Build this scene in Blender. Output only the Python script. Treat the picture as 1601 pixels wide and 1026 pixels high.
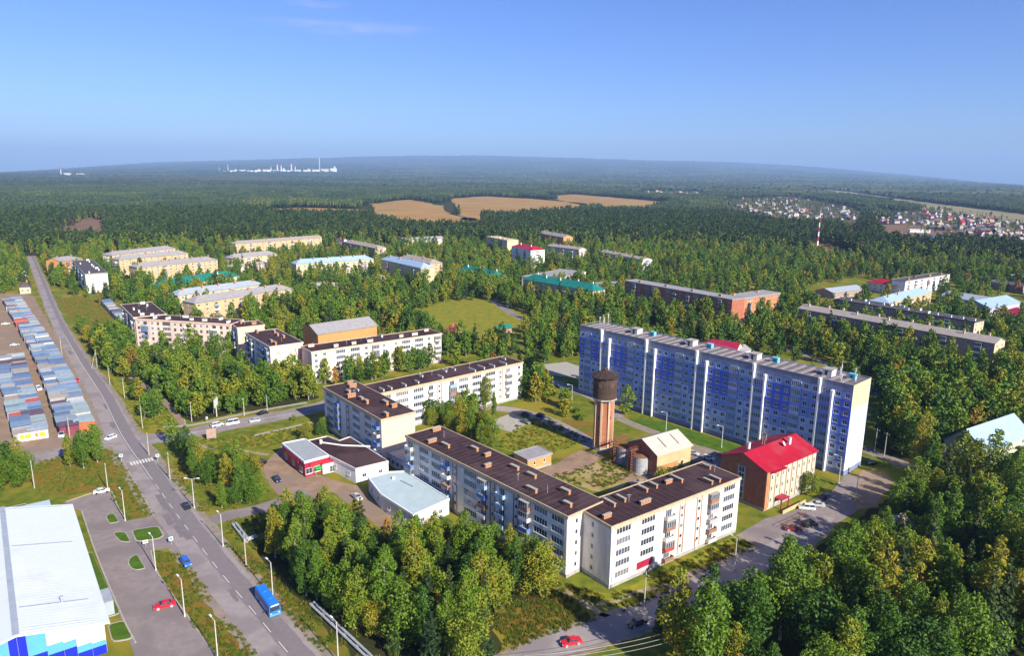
import bpy, math, random
from mathutils import Vector, Matrix, noise as mnoise
R = random.Random(11)
for o in list(bpy.data.objects): bpy.data.objects.remove(o)
S = bpy.context.scene
COL = S.collection
# ---------------------------------------------------------------- camera
F_PX, CAM_H, Y_HOR, ROLL = 1100.0, 95.0, 270.0, 0.012
PITCH = math.atan((513 - Y_HOR) / F_PX)
cam_d = bpy.data.cameras.new('camera'); cam = bpy.data.objects.new('camera', cam_d); COL.objects.link(cam)
cam_d.sensor_width = 36; cam_d.lens = 36 * F_PX / 1601; cam_d.clip_start = 1; cam_d.clip_end = 90000
ROT = Matrix.Rotation(math.pi / 2 - PITCH, 3, 'X') @ Matrix.Rotation(ROLL, 3, 'Z')
cam.matrix_world = Matrix.Translation((0, 0, CAM_H)) @ ROT.to_4x4()
S.camera = cam
# ---------------------------------------------------------------- sky and sun
SUN_AZ, SUN_EL = math.radians(-50.0), math.radians(31)
sun_v = Vector((math.cos(SUN_AZ) * math.cos(SUN_EL), math.sin(SUN_AZ) * math.cos(SUN_EL), math.sin(SUN_EL)))
W = bpy.data.worlds.new('World'); S.world = W; W.use_nodes = True
wn, wl = W.node_tree.nodes, W.node_tree.links
wn.clear()
sky = wn.new('ShaderNodeTexSky'); sky.sky_type = 'NISHITA'; sky.sun_disc = False
sky.sun_elevation = SUN_EL; sky.sun_rotation = math.atan2(sun_v.x, sun_v.y)
sky.altitude = 200; sky.air_density = 1.0; sky.dust_density = 0.7; sky.ozone_density = 2.5
hs = wn.new('ShaderNodeHueSaturation'); hs.inputs['Hue'].default_value = 0.51; hs.inputs['Saturation'].default_value = 1.05
bg = wn.new('ShaderNodeBackground'); bg.inputs['Strength'].default_value = 0.15
wo = wn.new('ShaderNodeOutputWorld')
tint = wn.new('ShaderNodeMix'); tint.data_type = 'RGBA'; tint.blend_type = 'MULTIPLY'; tint.inputs['Factor'].default_value = 1.0; tint.inputs['B'].default_value = (0.315, 0.405, 0.585, 1)   # camera white balance of the photograph
wl.new(sky.outputs[0], tint.inputs['A']); wl.new(tint.outputs['Result'], hs.inputs['Color'])
# a thin pinkish cloud streak high up in the sky
tc = wn.new('ShaderNodeTexCoord')
def wmath(op, a, b=None, clamp=False):
    n = wn.new('ShaderNodeMath'); n.operation = op; n.use_clamp = clamp
    for i, s in enumerate((a, b)):
        if s is None: continue
        if isinstance(s, (int, float)): n.inputs[i].default_value = s
        else: wl.new(s, n.inputs[i])
    return n.outputs[0]
sp = wn.new('ShaderNodeSeparateXYZ'); wl.new(tc.outputs['Generated'], sp.inputs[0])
az = wmath('ARCTAN2', sp.outputs[0], sp.outputs[1])
el = wmath('ARCSINE', sp.outputs[2])
nz = wn.new('ShaderNodeTexNoise'); nz.inputs['Scale'].default_value = 16; nz.inputs['Detail'].default_value = 6
mp = wn.new('ShaderNodeMapping'); mp.inputs['Scale'].default_value = (1, 1, 4.5)
wl.new(tc.outputs['Generated'], mp.inputs[0]); wl.new(mp.outputs[0], nz.inputs['Vector'])
def streak(a0, e0, sa, se):
    da = wmath('DIVIDE', wmath('SUBTRACT', az, a0), sa); de = wmath('DIVIDE', wmath('SUBTRACT', el, e0), se)
    r2 = wmath('ADD', wmath('MULTIPLY', da, da), wmath('MULTIPLY', de, de))
    return wmath('SUBTRACT', 1.0, r2, True)
msk = wmath('MAXIMUM', wmath('MAXIMUM', streak(-0.205, 0.179, 0.085, 0.012), streak(-0.225, 0.182, 0.13, 0.007)), wmath('MULTIPLY', streak(-0.26, 0.207, 0.05, 0.007), 0.7))
nn = wmath('MULTIPLY', wmath('SUBTRACT', nz.outputs['Fac'], 0.36), 3.0, True)
fac = wmath('MULTIPLY', wmath('MULTIPLY', msk, nn), 0.30)
mx = wn.new('ShaderNodeMix'); mx.data_type = 'RGBA'
wl.new(fac, mx.inputs['Factor']); wl.new(hs.outputs[0], mx.inputs['A']); mx.inputs['B'].default_value = (3.6, 3.1, 6.0, 1)
wl.new(mx.outputs['Result'], bg.inputs['Color']); wl.new(bg.outputs[0], wo.inputs['Surface'])
sd = bpy.data.lights.new('sun', 'SUN'); sun = bpy.data.objects.new('sun', sd); COL.objects.link(sun)
sd.energy = 4.8; sd.angle = math.radians(0.5); sd.color = (1.0, 0.93, 0.80)
sun.rotation_euler = sun_v.to_track_quat('Z', 'Y').to_euler(); sun.location = (0, 0, 600)
S.view_settings.view_transform = 'Standard'; S.view_settings.look = 'None'
S.view_settings.exposure = 0.92; S.view_settings.gamma = 1.0; S.view_settings.use_curve_mapping = False
S.cycles.max_bounces = 5; S.cycles.diffuse_bounces = 2; S.cycles.glossy_bounces = 2; S.cycles.transmission_bounces = 2
S.cycles.volume_bounces = 0; S.cycles.use_denoising = True
# ---------------------------------------------------------------- pixel -> place on the ground (photograph is 1601 x 1026)
def ray(x, y):
    return ROT @ Vector(((x - 800.5) / F_PX, (513 - y) / F_PX, -1.0))
def G(x, y, z=0.0):
    d = ray(x, y); t = (z - CAM_H) / d.z
    return Vector((d.x * t, d.y * t, z))
RT = ROT.transposed()
def PX(p):
    q = RT @ (Vector(p) - Vector((0, 0, CAM_H)))
    if q.z > -1: return (-9999, -9999)
    return (800.5 + F_PX * q.x / -q.z, 513 - F_PX * q.y / -q.z)
def inpoly(x, y, P):
    c = False; j = len(P) - 1
    for i in range(len(P)):
        xi, yi = P[i]; xj, yj = P[j]
        if (yi > y) != (yj > y) and x < (xj - xi) * (y - yi) / (yj - yi) + xi: c = not c
        j = i
    return c
# ---------------------------------------------------------------- materials
MATS = {}
def mat(name, c1, c2=None, scale=0.4, rough=0.85, detail=4, spec=0.3, rnd=0.0, metal=0.0, c3=None, s3=0.05, bump=0.0, coord='Object', streak=0.0):
    if name in MATS: return MATS[name]
    m = bpy.data.materials.new(name); m.use_nodes = True; MATS[name] = m
    n, l = m.node_tree.nodes, m.node_tree.links
    p = n['Principled BSDF']; p.inputs['Roughness'].default_value = rough; p.inputs['Specular IOR Level'].default_value = spec
    p.inputs['Metallic'].default_value = metal
    if c2 is None: c2 = tuple(v * 0.78 for v in c1)
    t = n.new('ShaderNodeTexCoord'); no = n.new('ShaderNodeTexNoise')
    no.inputs['Scale'].default_value = scale; no.inputs['Detail'].default_value = detail; no.inputs['Roughness'].default_value = 0.65
    l.new(t.outputs[coord], no.inputs['Vector'])
    rp = n.new('ShaderNodeValToRGB'); l.new(no.outputs['Fac'], rp.inputs[0])
    e = rp.color_ramp.elements; e[0].position = 0.36; e[0].color = (*c2, 1); e[1].position = 0.62; e[1].color = (*c1, 1)
    out = rp.outputs[0]
    if c3 is not None:
        n2 = n.new('ShaderNodeTexNoise'); n2.inputs['Scale'].default_value = s3; n2.inputs['Detail'].default_value = 3
        if streak:
            mpn = n.new('ShaderNodeMapping'); mpn.inputs['Scale'].default_value = (1, 1, streak); l.new(t.outputs[coord], mpn.inputs[0]); l.new(mpn.outputs[0], n2.inputs['Vector']); n2.inputs['Detail'].default_value = 6
        else: l.new(t.outputs[coord], n2.inputs['Vector'])
        r2 = n.new('ShaderNodeValToRGB'); r2.color_ramp.elements[0].position = 0.47; r2.color_ramp.elements[1].position = 0.60
        l.new(n2.outputs['Fac'], r2.inputs[0])
        mx = n.new('ShaderNodeMix'); mx.data_type = 'RGBA'; l.new(r2.outputs[0], mx.inputs['Factor'])
        l.new(out, mx.inputs['A']); mx.inputs['B'].default_value = (*c3, 1); out = mx.outputs['Result']
    if rnd:
        oi = n.new('ShaderNodeObjectInfo'); h = n.new('ShaderNodeHueSaturation')
        mr = n.new('ShaderNodeMapRange'); mr.inputs['To Min'].default_value = 1 - rnd; mr.inputs['To Max'].default_value = 1 + rnd
        l.new(oi.outputs['Random'], mr.inputs['Value']); l.new(mr.outputs[0], h.inputs['Value']); l.new(out, h.inputs['Color']); out = h.outputs[0]
    l.new(out, p.inputs['Base Color'])
    if bump:
        b = n.new('ShaderNodeBump'); b.inputs['Strength'].default_value = bump; l.new(no.outputs['Fac'], b.inputs['Height']); l.new(b.outputs[0], p.inputs['Normal'])
    return m
def leafmat(name, stops, nscale=0.35):
    """foliage: each tree takes its hue from a ramp, clumps vary inside the crown"""
    m = bpy.data.materials.new(name); m.use_nodes = True; MATS[name] = m
    n, l = m.node_tree.nodes, m.node_tree.links
    p = n['Principled BSDF']; p.inputs['Roughness'].default_value = 0.6; p.inputs['Specular IOR Level'].default_value = 0.25
    oi = n.new('ShaderNodeObjectInfo'); t = n.new('ShaderNodeTexCoord'); no = n.new('ShaderNodeTexNoise')
    no.inputs['Scale'].default_value = nscale; no.inputs['Detail'].default_value = 3; l.new(t.outputs['Object'], no.inputs['Vector'])
    a = n.new('ShaderNodeMath'); a.operation = 'MULTIPLY_ADD'; l.new(no.outputs['Fac'], a.inputs[0]); a.inputs[1].default_value = 0.9
    s = n.new('ShaderNodeMath'); s.operation = 'SUBTRACT'; l.new(oi.outputs['Random'], s.inputs[0]); s.inputs[1].default_value = 0.45
    l.new(s.outputs[0], a.inputs[2])
    rp = n.new('ShaderNodeValToRGB'); l.new(a.outputs[0], rp.inputs[0])
    e = rp.color_ramp.elements
    e[0].position, e[0].color = stops[0][0], (*stops[0][1], 1); e[1].position, e[1].color = stops[-1][0], (*stops[-1][1], 1)
    for q, c in stops[1:-1]:
        k = e.new(q); k.color = (*c, 1)
    l.new(rp.outputs[0], p.inputs['Base Color'])
    tr = n.new('ShaderNodeBsdfTranslucent'); l.new(rp.outputs[0], tr.inputs['Color'])
    ms = n.new('ShaderNodeMixShader'); ms.inputs[0].default_value = 0.13
    l.new(p.outputs[0], ms.inputs[1]); l.new(tr.outputs[0], ms.inputs[2]); l.new(ms.outputs[0], n['Material Output'].inputs['Surface'])
    return m
# ---------------------------------------------------------------- mesh helpers
class MB:
    def __init__(s): s.v, s.f, s.m = [], [], []
    def quad(s, pts, mi=0):
        i = len(s.v); s.v += [tuple(p) for p in pts]; s.f.append(tuple(range(i, i + len(pts)))); s.m.append(mi)
    def box(s, x0, x1, y0, y1, z0, z1, mi=0, top=None):
        i = len(s.v)
        s.v += [(x0, y0, z0), (x1, y0, z0), (x1, y1, z0), (x0, y1, z0), (x0, y0, z1), (x1, y0, z1), (x1, y1, z1), (x0, y1, z1)]
        for k, q in enumerate(((0, 3, 2, 1), (4, 5, 6, 7), (0, 1, 5, 4), (1, 2, 6, 5), (2, 3, 7, 6), (3, 0, 4, 7))):
            s.f.append(tuple(i + j for j in q)); s.m.append(top if (k == 1 and top is not None) else mi)
    def obox(s, c, ax, l, w, z0, z1, mi=0):
        u = Vector((math.cos(ax), math.sin(ax))); n = Vector((-u.y, u.x)); c = Vector(c[:2])
        P = [c - u * l / 2 - n * w / 2, c + u * l / 2 - n * w / 2, c + u * l / 2 + n * w / 2, c - u * l / 2 + n * w / 2]
        s.prism([(p.x, p.y) for p in P], z0, z1, mi)
    def prism(s, P, z0, z1, mi=0, top=None):
        n = len(P); i = len(s.v)
        s.v += [(p[0], p[1], z0) for p in P] + [(p[0], p[1], z1) for p in P]
        s.f.append(tuple(i + n + k for k in range(n))); s.m.append(mi if top is None else top)
        s.f.append(tuple(i + n - 1 - k for k in range(n))); s.m.append(mi)
        for k in range(n):
            j = (k + 1) % n; s.f.append((i + k, i + j, i + n + j, i + n + k)); s.m.append(mi)
    def cyl(s, x, y, z0, z1, r0, r1, n=10, mi=0, cap=None, ph=0.0):
        i = len(s.v)
        for z, r in ((z0, r0), (z1, r1)):
            s.v += [(x + r * math.cos(ph + 2 * math.pi * k / n), y + r * math.sin(ph + 2 * math.pi * k / n), z) for k in range(n)]
        for k in range(n):
            j = (k + 1) % n; s.f.append((i + k, i + j, i + n + j, i + n + k)); s.m.append(mi)
        s.f.append(tuple(i + n + k for k in range(n))); s.m.append(mi if cap is None else cap)
        s.f.append(tuple(i + n - 1 - k for k in range(n))); s.m.append(mi)
    def tube(s, p, q, r0, r1=None, n=6, mi=0):
        p, q = Vector(p), Vector(q); r1 = r0 if r1 is None else r1
        d = (q - p).normalized(); a = d.orthogonal().normalized(); b = d.cross(a); i = len(s.v)
        for c, r in ((p, r0), (q, r1)):
            s.v += [tuple(c + (a * math.cos(2 * math.pi * k / n) + b * math.sin(2 * math.pi * k / n)) * r) for k in range(n)]
        for k in range(n):
            j = (k + 1) % n; s.f.append((i + k, i + j, i + n + j, i + n + k)); s.m.append(mi)
        s.f.append(tuple(i + n + k for k in range(n))); s.m.append(mi)
        s.f.append(tuple(i + n - 1 - k for k in range(n))); s.m.append(mi)
    def mesh(s, name, mats):
        me = bpy.data.meshes.new(name); me.from_pydata(s.v, [], s.f)
        for m in mats: me.materials.append(m)
        if len(mats) > 1: me.polygons.foreach_set('material_index', s.m)
        me.update(); return me
    def build(s, name, mats, parent=None, **k):
        return obj(name, s.mesh(name, mats if isinstance(mats, (list, tuple)) else [mats]), parent, **k)
def obj(name, me, parent=None, loc=None, rz=0.0, sc=None):
    o = bpy.data.objects.new(name, me); COL.objects.link(o)
    if parent is not None: o.parent = parent
    if loc is not None: o.location = loc
    if rz: o.rotation_euler = (0, 0, rz)
    if sc is not None: o.scale = sc if not isinstance(sc, (int, float)) else (sc, sc, sc)
    return o
def tag(o, label=None, cat=None, group=None, kind=None):
    if label: o['label'] = label
    if cat: o['category'] = cat
    if group: o['group'] = group
    if kind: o['kind'] = kind
    return o
def thing(name, label, cat, loc=(0, 0, 0), rz=0.0, group=None):
    o = obj(name, None, None, loc, rz); o.empty_display_size = 0.5
    return tag(o, label, cat, group)
# ---------------------------------------------------------------- the palette (real-world base colours)
M_grass = mat('ground_grass', (0.175, 0.180, 0.018), (0.075, 0.115, 0.012), 0.30, 0.95, 10, c3=(0.23, 0.19, 0.024), s3=0.05, spec=0.1)
M_lawn = mat('lawn_green', (0.085, 0.15, 0.014), (0.05, 0.105, 0.009), 0.35, 0.95, 6, spec=0.1)
M_dry = mat('dry_meadow', (0.175, 0.15, 0.018), (0.085, 0.12, 0.012), 0.40, 0.95, 9, c3=(0.21, 0.12, 0.022), s3=0.16, spec=0.1)
M_yard = mat('yard_grass', (0.28, 0.22, 0.024), (0.12, 0.175, 0.014), 0.22, 0.95, 8, spec=0.1)
M_dirt = mat('bare_dirt', (0.33, 0.225, 0.150), (0.23, 0.155, 0.105), 0.25, 0.95, 8, c3=(0.25, 0.185, 0.135), s3=0.06, spec=0.1)
M_path = mat('trodden_path', (0.36, 0.29, 0.19), (0.26, 0.20, 0.12), 0.6, 0.95, 5, spec=0.1)
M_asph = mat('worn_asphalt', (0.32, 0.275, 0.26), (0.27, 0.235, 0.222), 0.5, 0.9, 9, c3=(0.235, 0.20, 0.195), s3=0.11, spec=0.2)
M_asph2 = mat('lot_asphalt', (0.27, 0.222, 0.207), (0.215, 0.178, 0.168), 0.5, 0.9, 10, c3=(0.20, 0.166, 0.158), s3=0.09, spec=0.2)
M_lane = mat('dark_wheel_lane', (0.215, 0.182, 0.186), (0.185, 0.160, 0.164), 0.7, 0.9, 8, spec=0.2)
M_shoulder = mat('dusty_shoulder', (0.30, 0.24, 0.185), (0.21, 0.18, 0.14), 0.4, 0.95, 7, spec=0.1)
M_conc = mat('concrete', (0.40, 0.37, 0.31), (0.31, 0.285, 0.24), 0.8, 0.9, 6)
M_paint = mat('road_paint', (0.72, 0.69, 0.62), (0.5, 0.47, 0.42), 2.5, 0.8)
M_field = mat('stubble_field', (0.40, 0.225, 0.070), (0.31, 0.165, 0.050), 0.006, 0.95, 6, c3=(0.33, 0.23, 0.09), s3=0.012, spec=0.05)
M_plain = mat('river_meadow', (0.30, 0.24, 0.14), (0.20, 0.19, 0.09), 0.004, 0.95, 6, spec=0.05)
M_soil = mat('ploughed_soil', (0.22, 0.135, 0.085), (0.155, 0.10, 0.06), 0.01, 0.95, 6, spec=0.05)
M_canopy = mat('far_forest', (0.040, 0.056, 0.017), (0.020, 0.032, 0.013), 0.013, 0.95, 8, c3=(0.065, 0.080, 0.026), s3=0.0011, spec=0.05)
M_sandy = mat('sandy_courtyard', (0.40, 0.29, 0.10), (0.20, 0.18, 0.04), 0.18, 0.95, 8, c3=(0.36, 0.27, 0.13), s3=0.09, spec=0.1)
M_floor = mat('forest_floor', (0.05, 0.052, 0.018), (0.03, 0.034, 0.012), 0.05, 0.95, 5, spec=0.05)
# walls
M_sil = mat('white_silicate_brick', (0.80, 0.75, 0.68), (0.70, 0.65, 0.58), 0.5, 0.9, 8, c3=(0.62, 0.56, 0.49), s3=0.45, streak=0.12)
M_silw = mat('whitewashed_panel', (0.76, 0.71, 0.64), (0.66, 0.62, 0.57), 0.35, 0.9, 8, c3=(0.58, 0.54, 0.50), s3=0.4, streak=0.12)
M_peach = mat('peach_panel_wall', (0.74, 0.53, 0.38), (0.70, 0.49, 0.35), 0.25, 0.9, 6)
M_peach2 = mat('pale_pink_panel', (0.76, 0.62, 0.52), (0.68, 0.55, 0.46), 0.3, 0.9, 6, c3=(0.60, 0.48, 0.40), s3=0.4, streak=0.12)
M_plinth = mat('grey_plinth', (0.40, 0.38, 0.36), (0.30, 0.28, 0.27), 0.6)
M_frieze = mat('sand_brick_frieze', (0.55, 0.42, 0.27), (0.44, 0.33, 0.21), 1.0)
M_brown = mat('brown_brick_strip', (0.36, 0.21, 0.15), (0.28, 0.16, 0.12), 1.0)
M_brick = mat('orange_brick', (0.52, 0.225, 0.10), (0.42, 0.17, 0.075), 0.8, 0.9, 8)
M_brickd = mat('red_brick', (0.40, 0.145, 0.085), (0.31, 0.11, 0.065), 0.7, 0.9, 8)
M_brickb = mat('brown_brick', (0.40, 0.28, 0.22), (0.31, 0.21, 0.17), 0.6, 0.9, 8)
M_yel = mat('cream_plaster', (0.62, 0.50, 0.32), (0.52, 0.41, 0.26), 0.2, 0.9, 6)
M_yel2 = mat('ochre_plaster', (0.58, 0.42, 0.24), (0.47, 0.33, 0.18), 0.25, 0.9, 6)
M_orange = mat('orange_render', (0.60, 0.28, 0.10), (0.53, 0.24, 0.085), 0.3, 0.9, 6)
M_white = mat('white_paint', (0.80, 0.79, 0.77), (0.72, 0.71, 0.69), 0.5, 0.7)
M_lilac = mat('lilac_plaster', (0.50, 0.42, 0.52), (0.44, 0.37, 0.46), 0.3)
# nine-storey panels
M_p_deep = mat('deep_blue_panel', (0.10, 0.17, 0.66), (0.08, 0.135, 0.55), 0.5, 0.85, 6, rnd=0.10)
M_p_mid = mat('steel_blue_panel', (0.22, 0.33, 0.70), (0.18, 0.27, 0.60), 0.5, 0.85, 6, rnd=0.10)
M_p_pale = mat('pale_blue_panel', (0.41, 0.51, 0.74), (0.34, 0.43, 0.64), 0.5, 0.85, 6, rnd=0.10)
M_p_top = mat('grey_blue_panel', (0.25, 0.27, 0.38), (0.19, 0.21, 0.29), 0.6, 0.85, 6, rnd=0.08)
M_p_sand = mat('sand_end_panel', (0.62, 0.52, 0.31), (0.55, 0.45, 0.27), 0.6, 0.85, 6, rnd=0.05)
M_p_sky = mat('light_blue_end_panel', (0.46, 0.52, 0.70), (0.40, 0.46, 0.62), 0.6, 0.85, 6, rnd=0.05)
M_p_white = mat('white_end_panel', (0.72, 0.72, 0.68), (0.64, 0.64, 0.61), 0.6, 0.85, 6, rnd=0.04)
M_seam = mat('panel_joint', (0.20, 0.20, 0.24), (0.16, 0.16, 0.19), 0.6)
# roofs
M_bit = mat('maroon_bitumen', (0.062, 0.034, 0.038), (0.040, 0.023, 0.027), 0.25, 0.95, 9, c3=(0.080, 0.048, 0.050), s3=0.10, spec=0.06)
M_slate = mat('grey_slate', (0.33, 0.31, 0.31), (0.26, 0.245, 0.25), 0.5, 0.85, 8)
M_slateb = mat('brownish_slate', (0.36, 0.31, 0.27), (0.29, 0.25, 0.22), 0.5, 0.85, 8)
M_rdark = mat('dark_felt_roof', (0.10, 0.085, 0.085), (0.07, 0.06, 0.062), 0.4, 0.9, 8)
M_metal = mat('grey_sheet_metal', (0.36, 0.40, 0.44), (0.30, 0.34, 0.38), 0.5, 0.55, 6)
M_metalb = mat('blue_grey_sheet_metal', (0.34, 0.46, 0.60), (0.28, 0.38, 0.50), 0.5, 0.5, 6)
M_mint = mat('pale_mint_roof', (0.44, 0.54, 0.56), (0.39, 0.48, 0.50), 0.3, 0.6, 6)
M_green = mat('green_sheet_roof', (0.012, 0.19, 0.15), (0.008, 0.15, 0.12), 0.3, 0.6, 6)
M_red = mat('crimson_sheet_roof', (0.42, 0.006, 0.028), (0.33, 0.008, 0.024), 0.5, 0.6, 8, c3=(0.36, 0.03, 0.045), s3=0.15)
M_redd = mat('dark_crimson_roof', (0.36, 0.02, 0.06), (0.28, 0.015, 0.045), 0.3, 0.5, 5)
M_sand = mat('beige_sheet_roof', (0.52, 0.47, 0.40), (0.45, 0.41, 0.35), 0.5, 0.7, 6)
M_hallw = mat('white_membrane', (0.66, 0.70, 0.72), (0.58, 0.62, 0.65), 0.20, 0.7, 8, c3=(0.61, 0.66, 0.69), s3=0.06)
M_cyan = mat('cyan_cladding', (0.10, 0.36, 0.66), (0.09, 0.33, 0.61), 0.3, 0.5)
M_blue = mat('royal_blue_cladding', (0.012, 0.025, 0.50), (0.010, 0.02, 0.43), 0.3, 0.5)
M_turq = mat('turquoise_paint', (0.16, 0.52, 0.66), (0.14, 0.46, 0.58), 0.6)
M_towerroof = mat('tarred_roof_boards', (0.060, 0.040, 0.036), (0.038, 0.027, 0.026), 0.8, 0.95, 6, spec=0.05)
M_wood = mat('dark_weathered_wood', (0.105, 0.062, 0.045), (0.062, 0.040, 0.034), 0.9, 0.9, 8)
M_rust = mat('rusty_steel', (0.26, 0.105, 0.06), (0.17, 0.07, 0.045), 1.2, 0.85, 8)
M_tank = mat('galvanised_tank', (0.40, 0.42, 0.43), (0.28, 0.30, 0.32), 0.8, 0.6, 8)
M_sred = mat('red_sign_board', (0.62, 0.03, 0.05), (0.55, 0.025, 0.04), 0.5, 0.5)
M_sgreen = mat('green_awning', (0.02, 0.50, 0.06), (0.02, 0.44, 0.05), 0.5, 0.5)
M_syel = mat('yellow_banner', (0.75, 0.42, 0.02), (0.70, 0.38, 0.02), 0.5, 0.6)
M_glass = [mat('window_glass_%d' % i, c, tuple(v * 0.7 for v in c), 0.8, 0.12, 2, spec=0.6) for i, c in enumerate(((0.04, 0.05, 0.075), (0.09, 0.11, 0.15), (0.20, 0.20, 0.22)))]  # pale bluish sky reflection is put into the glass base colours
M_gl_log = mat('loggia_glass', (.17, .21, .30), (.10, .13, .20), .8, .12, 2, spec=.6)  # paler bluish base colour imitates reflection on the loggia panes
M_frame = mat('white_window_frame', (0.74, 0.73, 0.71), (0.64, 0.63, 0.61), 1.0, 0.6)
M_framew = mat('brown_window_frame', (0.24, 0.15, 0.10), (0.18, 0.11, 0.08), 1.0, 0.7)
M_trunk = mat('birch_bark', (0.52, 0.48, 0.42), (0.17, 0.14, 0.12), 1.4, 0.9)
M_trunkd = mat('pine_bark', (0.20, 0.12, 0.075), (0.11, 0.07, 0.05), 1.2, 0.9)
M_pole = mat('pale_steel_pole', (0.56, 0.55, 0.52), (0.46, 0.45, 0.43), 1.0, 0.6)
M_polec = mat('grey_concrete_pole', (0.46, 0.43, 0.38), (0.36, 0.34, 0.30), 0.8, 0.9)
M_tyre = mat('tyre_rubber', (0.02, 0.02, 0.02), None, 2, 0.8)
M_chrome = mat('lamp_lens', (0.7, 0.68, 0.62), None, 2, 0.2)
M_wire = mat('black_cable', (0.03, 0.03, 0.03), None, 2, 0.6)
# foliage
L_birch = leafmat('birch_leaf', [(0.08, (0.044, 0.106, 0.010)), (0.34, (0.096, 0.178, 0.012)), (0.62, (0.128, 0.205, 0.014)), (0.90, (0.205, 0.225, 0.015)), (1.0, (0.27, 0.225, 0.015))])
L_gold = leafmat('golden_leaf', [(0.1, (0.20, 0.15, 0.015)), (0.6, (0.36, 0.20, 0.015)), (1.0, (0.36, 0.13, 0.02))])
L_rowan = leafmat('russet_leaf', [(0.1, (0.18, 0.10, 0.02)), (0.6, (0.26, 0.09, 0.025)), (1.0, (0.30, 0.06, 0.03))])
L_pine = leafmat('conifer_needle', [(0.1, (0.022, 0.046, 0.014)), (0.6, (0.042, 0.078, 0.016)), (1.0, (0.075, 0.11, 0.02))])
L_farpine = leafmat('far_pine_needle', [(0.1, (0.015, 0.034, 0.012)), (0.6, (0.030, 0.058, 0.014)), (1.0, (0.055, 0.085, 0.016))])
L_farbirch = leafmat('far_birch_leaf', [(0.1, (0.034, 0.070, 0.011)), (0.6, (0.075, 0.105, 0.014)), (1.0, (0.13, 0.125, 0.015))])
L_weed = leafmat('weed_stalks', [(0.1, (0.07, 0.125, 0.012)), (0.55, (0.13, 0.15, 0.015)), (0.85, (0.19, 0.15, 0.02)), (1.0, (0.22, 0.12, 0.022))], 1.5)
# ---------------------------------------------------------------- terrain
def sstep(a, b, x):
    t = min(1, max(0, (x - a) / (b - a))); return t * t * (3 - 2 * t)
R_FAR = 26000.0
def ZT(x, y):
    r = math.hypot(x, y)
    if r < 4600 or y < 10: return 0.0
    t = max(-1.15, min(1.15, (x / y) * 1.36))
    zt = 95 + (22.5 - 36.5 * t * t) / 1100 * r
    zt += 50 * (mnoise.noise((x / 4200, y / 6800, 1.7)) ) + 22 * mnoise.noise((x / 1300, y / 2500, 5.1))
    return max(-260.0, zt) * sstep(4600, R_FAR, r) ** 0.9
def GT(px, py):
    d = ray(px, py); o = Vector((0, 0, CAM_H)); t = 50.0
    while t < 29000:
        p = o + d * t
        if p.z <= ZT(p.x, p.y): return Vector((p.x, p.y, ZT(p.x, p.y)))
        t *= 1.004
    return Vector((p.x, p.y, ZT(p.x, p.y)))
b = MB()
rs = [60, 120, 250, 500, 900, 1600, 2600, 3600] + [3600 + 1120 * k for k in range(1, 21)]
az_l = [math.radians(-180 + 6 * k) for k in range(0, 22)] + [math.radians(-48 + 1.5 * k) for k in range(0, 65)] + [math.radians(54 + 6 * k) for k in range(0, 21)]
na = len(az_l); b.v.append((0, 0, 0))
for r in rs:
    for a in az_l:
        x, y = r * math.sin(a), r * math.cos(a); b.v.append((x, y, ZT(x, y)))
for k in range(na):
    b.f.append((0, 1 + (k + 1) % na, 1 + k)); b.m.append(0)
for i in range(len(rs) - 1):
    for k in range(na):
        j = (k + 1) % na
        b.f.append((1 + i * na + k, 1 + i * na + j, 1 + (i + 1) * na + j, 1 + (i + 1) * na + k)); b.m.append(0)
g = b.build('ground', M_grass); tag(g, 'flat grassy ground running out to the wooded horizon', 'ground', kind='structure')
for p in g.data.polygons: p.use_smooth = True
CLEAR = []      # world polygons (bbox, pts) where no tree stands
def add_clear(P, buf=0.0):
    P = [Vector((p[0], p[1])) for p in P]
    if buf:
        c = sum(P, Vector((0, 0))) / len(P); P = [c + (p - c) * (1 + buf / max(1e-3, (p - c).length)) for p in P]
    xs, ys = [p.x for p in P], [p.y for p in P]
    CLEAR.append((min(xs), max(xs), min(ys), max(ys), [(p.x, p.y) for p in P]))
def blocked(x, y):
    for x0, x1, y0, y1, P in CLEAR:
        if x0 <= x <= x1 and y0 <= y <= y1 and inpoly(x, y, P): return True
    return False
def ragged(P, step, amp, seed):
    r = random.Random(seed); out = []
    for i in range(len(P)):
        p, q = Vector(P[i]), Vector(P[(i + 1) % len(P)]); d = q - p; n = max(1, int(d.length / step))
        nn = Vector((-d.y, d.x, 0)).normalized()
        for k in range(n): out.append(p + d * (k / n) + nn * r.uniform(-amp, amp))
    return out
SEED = [0]
def sheet(name, pxs, z, m, label=None, clear=True, amp=0.0, step=2.0, world=False, cat=None, far=False):
    SEED[0] += 1
    P = [Vector((*p[:2], 0)) for p in pxs] if world else [Vector((*(GT(*p) if far else G(*p))[:2], 0)) for p in pxs]
    if clear: add_clear(P)
    Q = ragged(P, step, amp, SEED[0]) if amp else P
    b = MB(); b.quad([(p.x, p.y, z + (ZT(p.x, p.y) if far else 0)) for p in Q])
    o = b.build(name, m)
    if o.data.polygons[0].normal.z < 0: o.data.flip_normals()
    return tag(o, label, cat, kind='structure')
def smooth_line(P, n=8):
    out = []
    for i in range(len(P) - 1):
        p0, p1, p2, p3 = P[max(i - 1, 0)], P[i], P[i + 1], P[min(i + 2, len(P) - 1)]
        for k in range(n):
            t = k / n
            out.append(0.5 * ((2 * p1) + (p2 - p0) * t + (2 * p0 - 5 * p1 + 4 * p2 - p3) * t * t + (3 * p1 - p0 - 3 * p2 + p3) * t ** 3))
    out.append(P[-1]); return out
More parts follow.
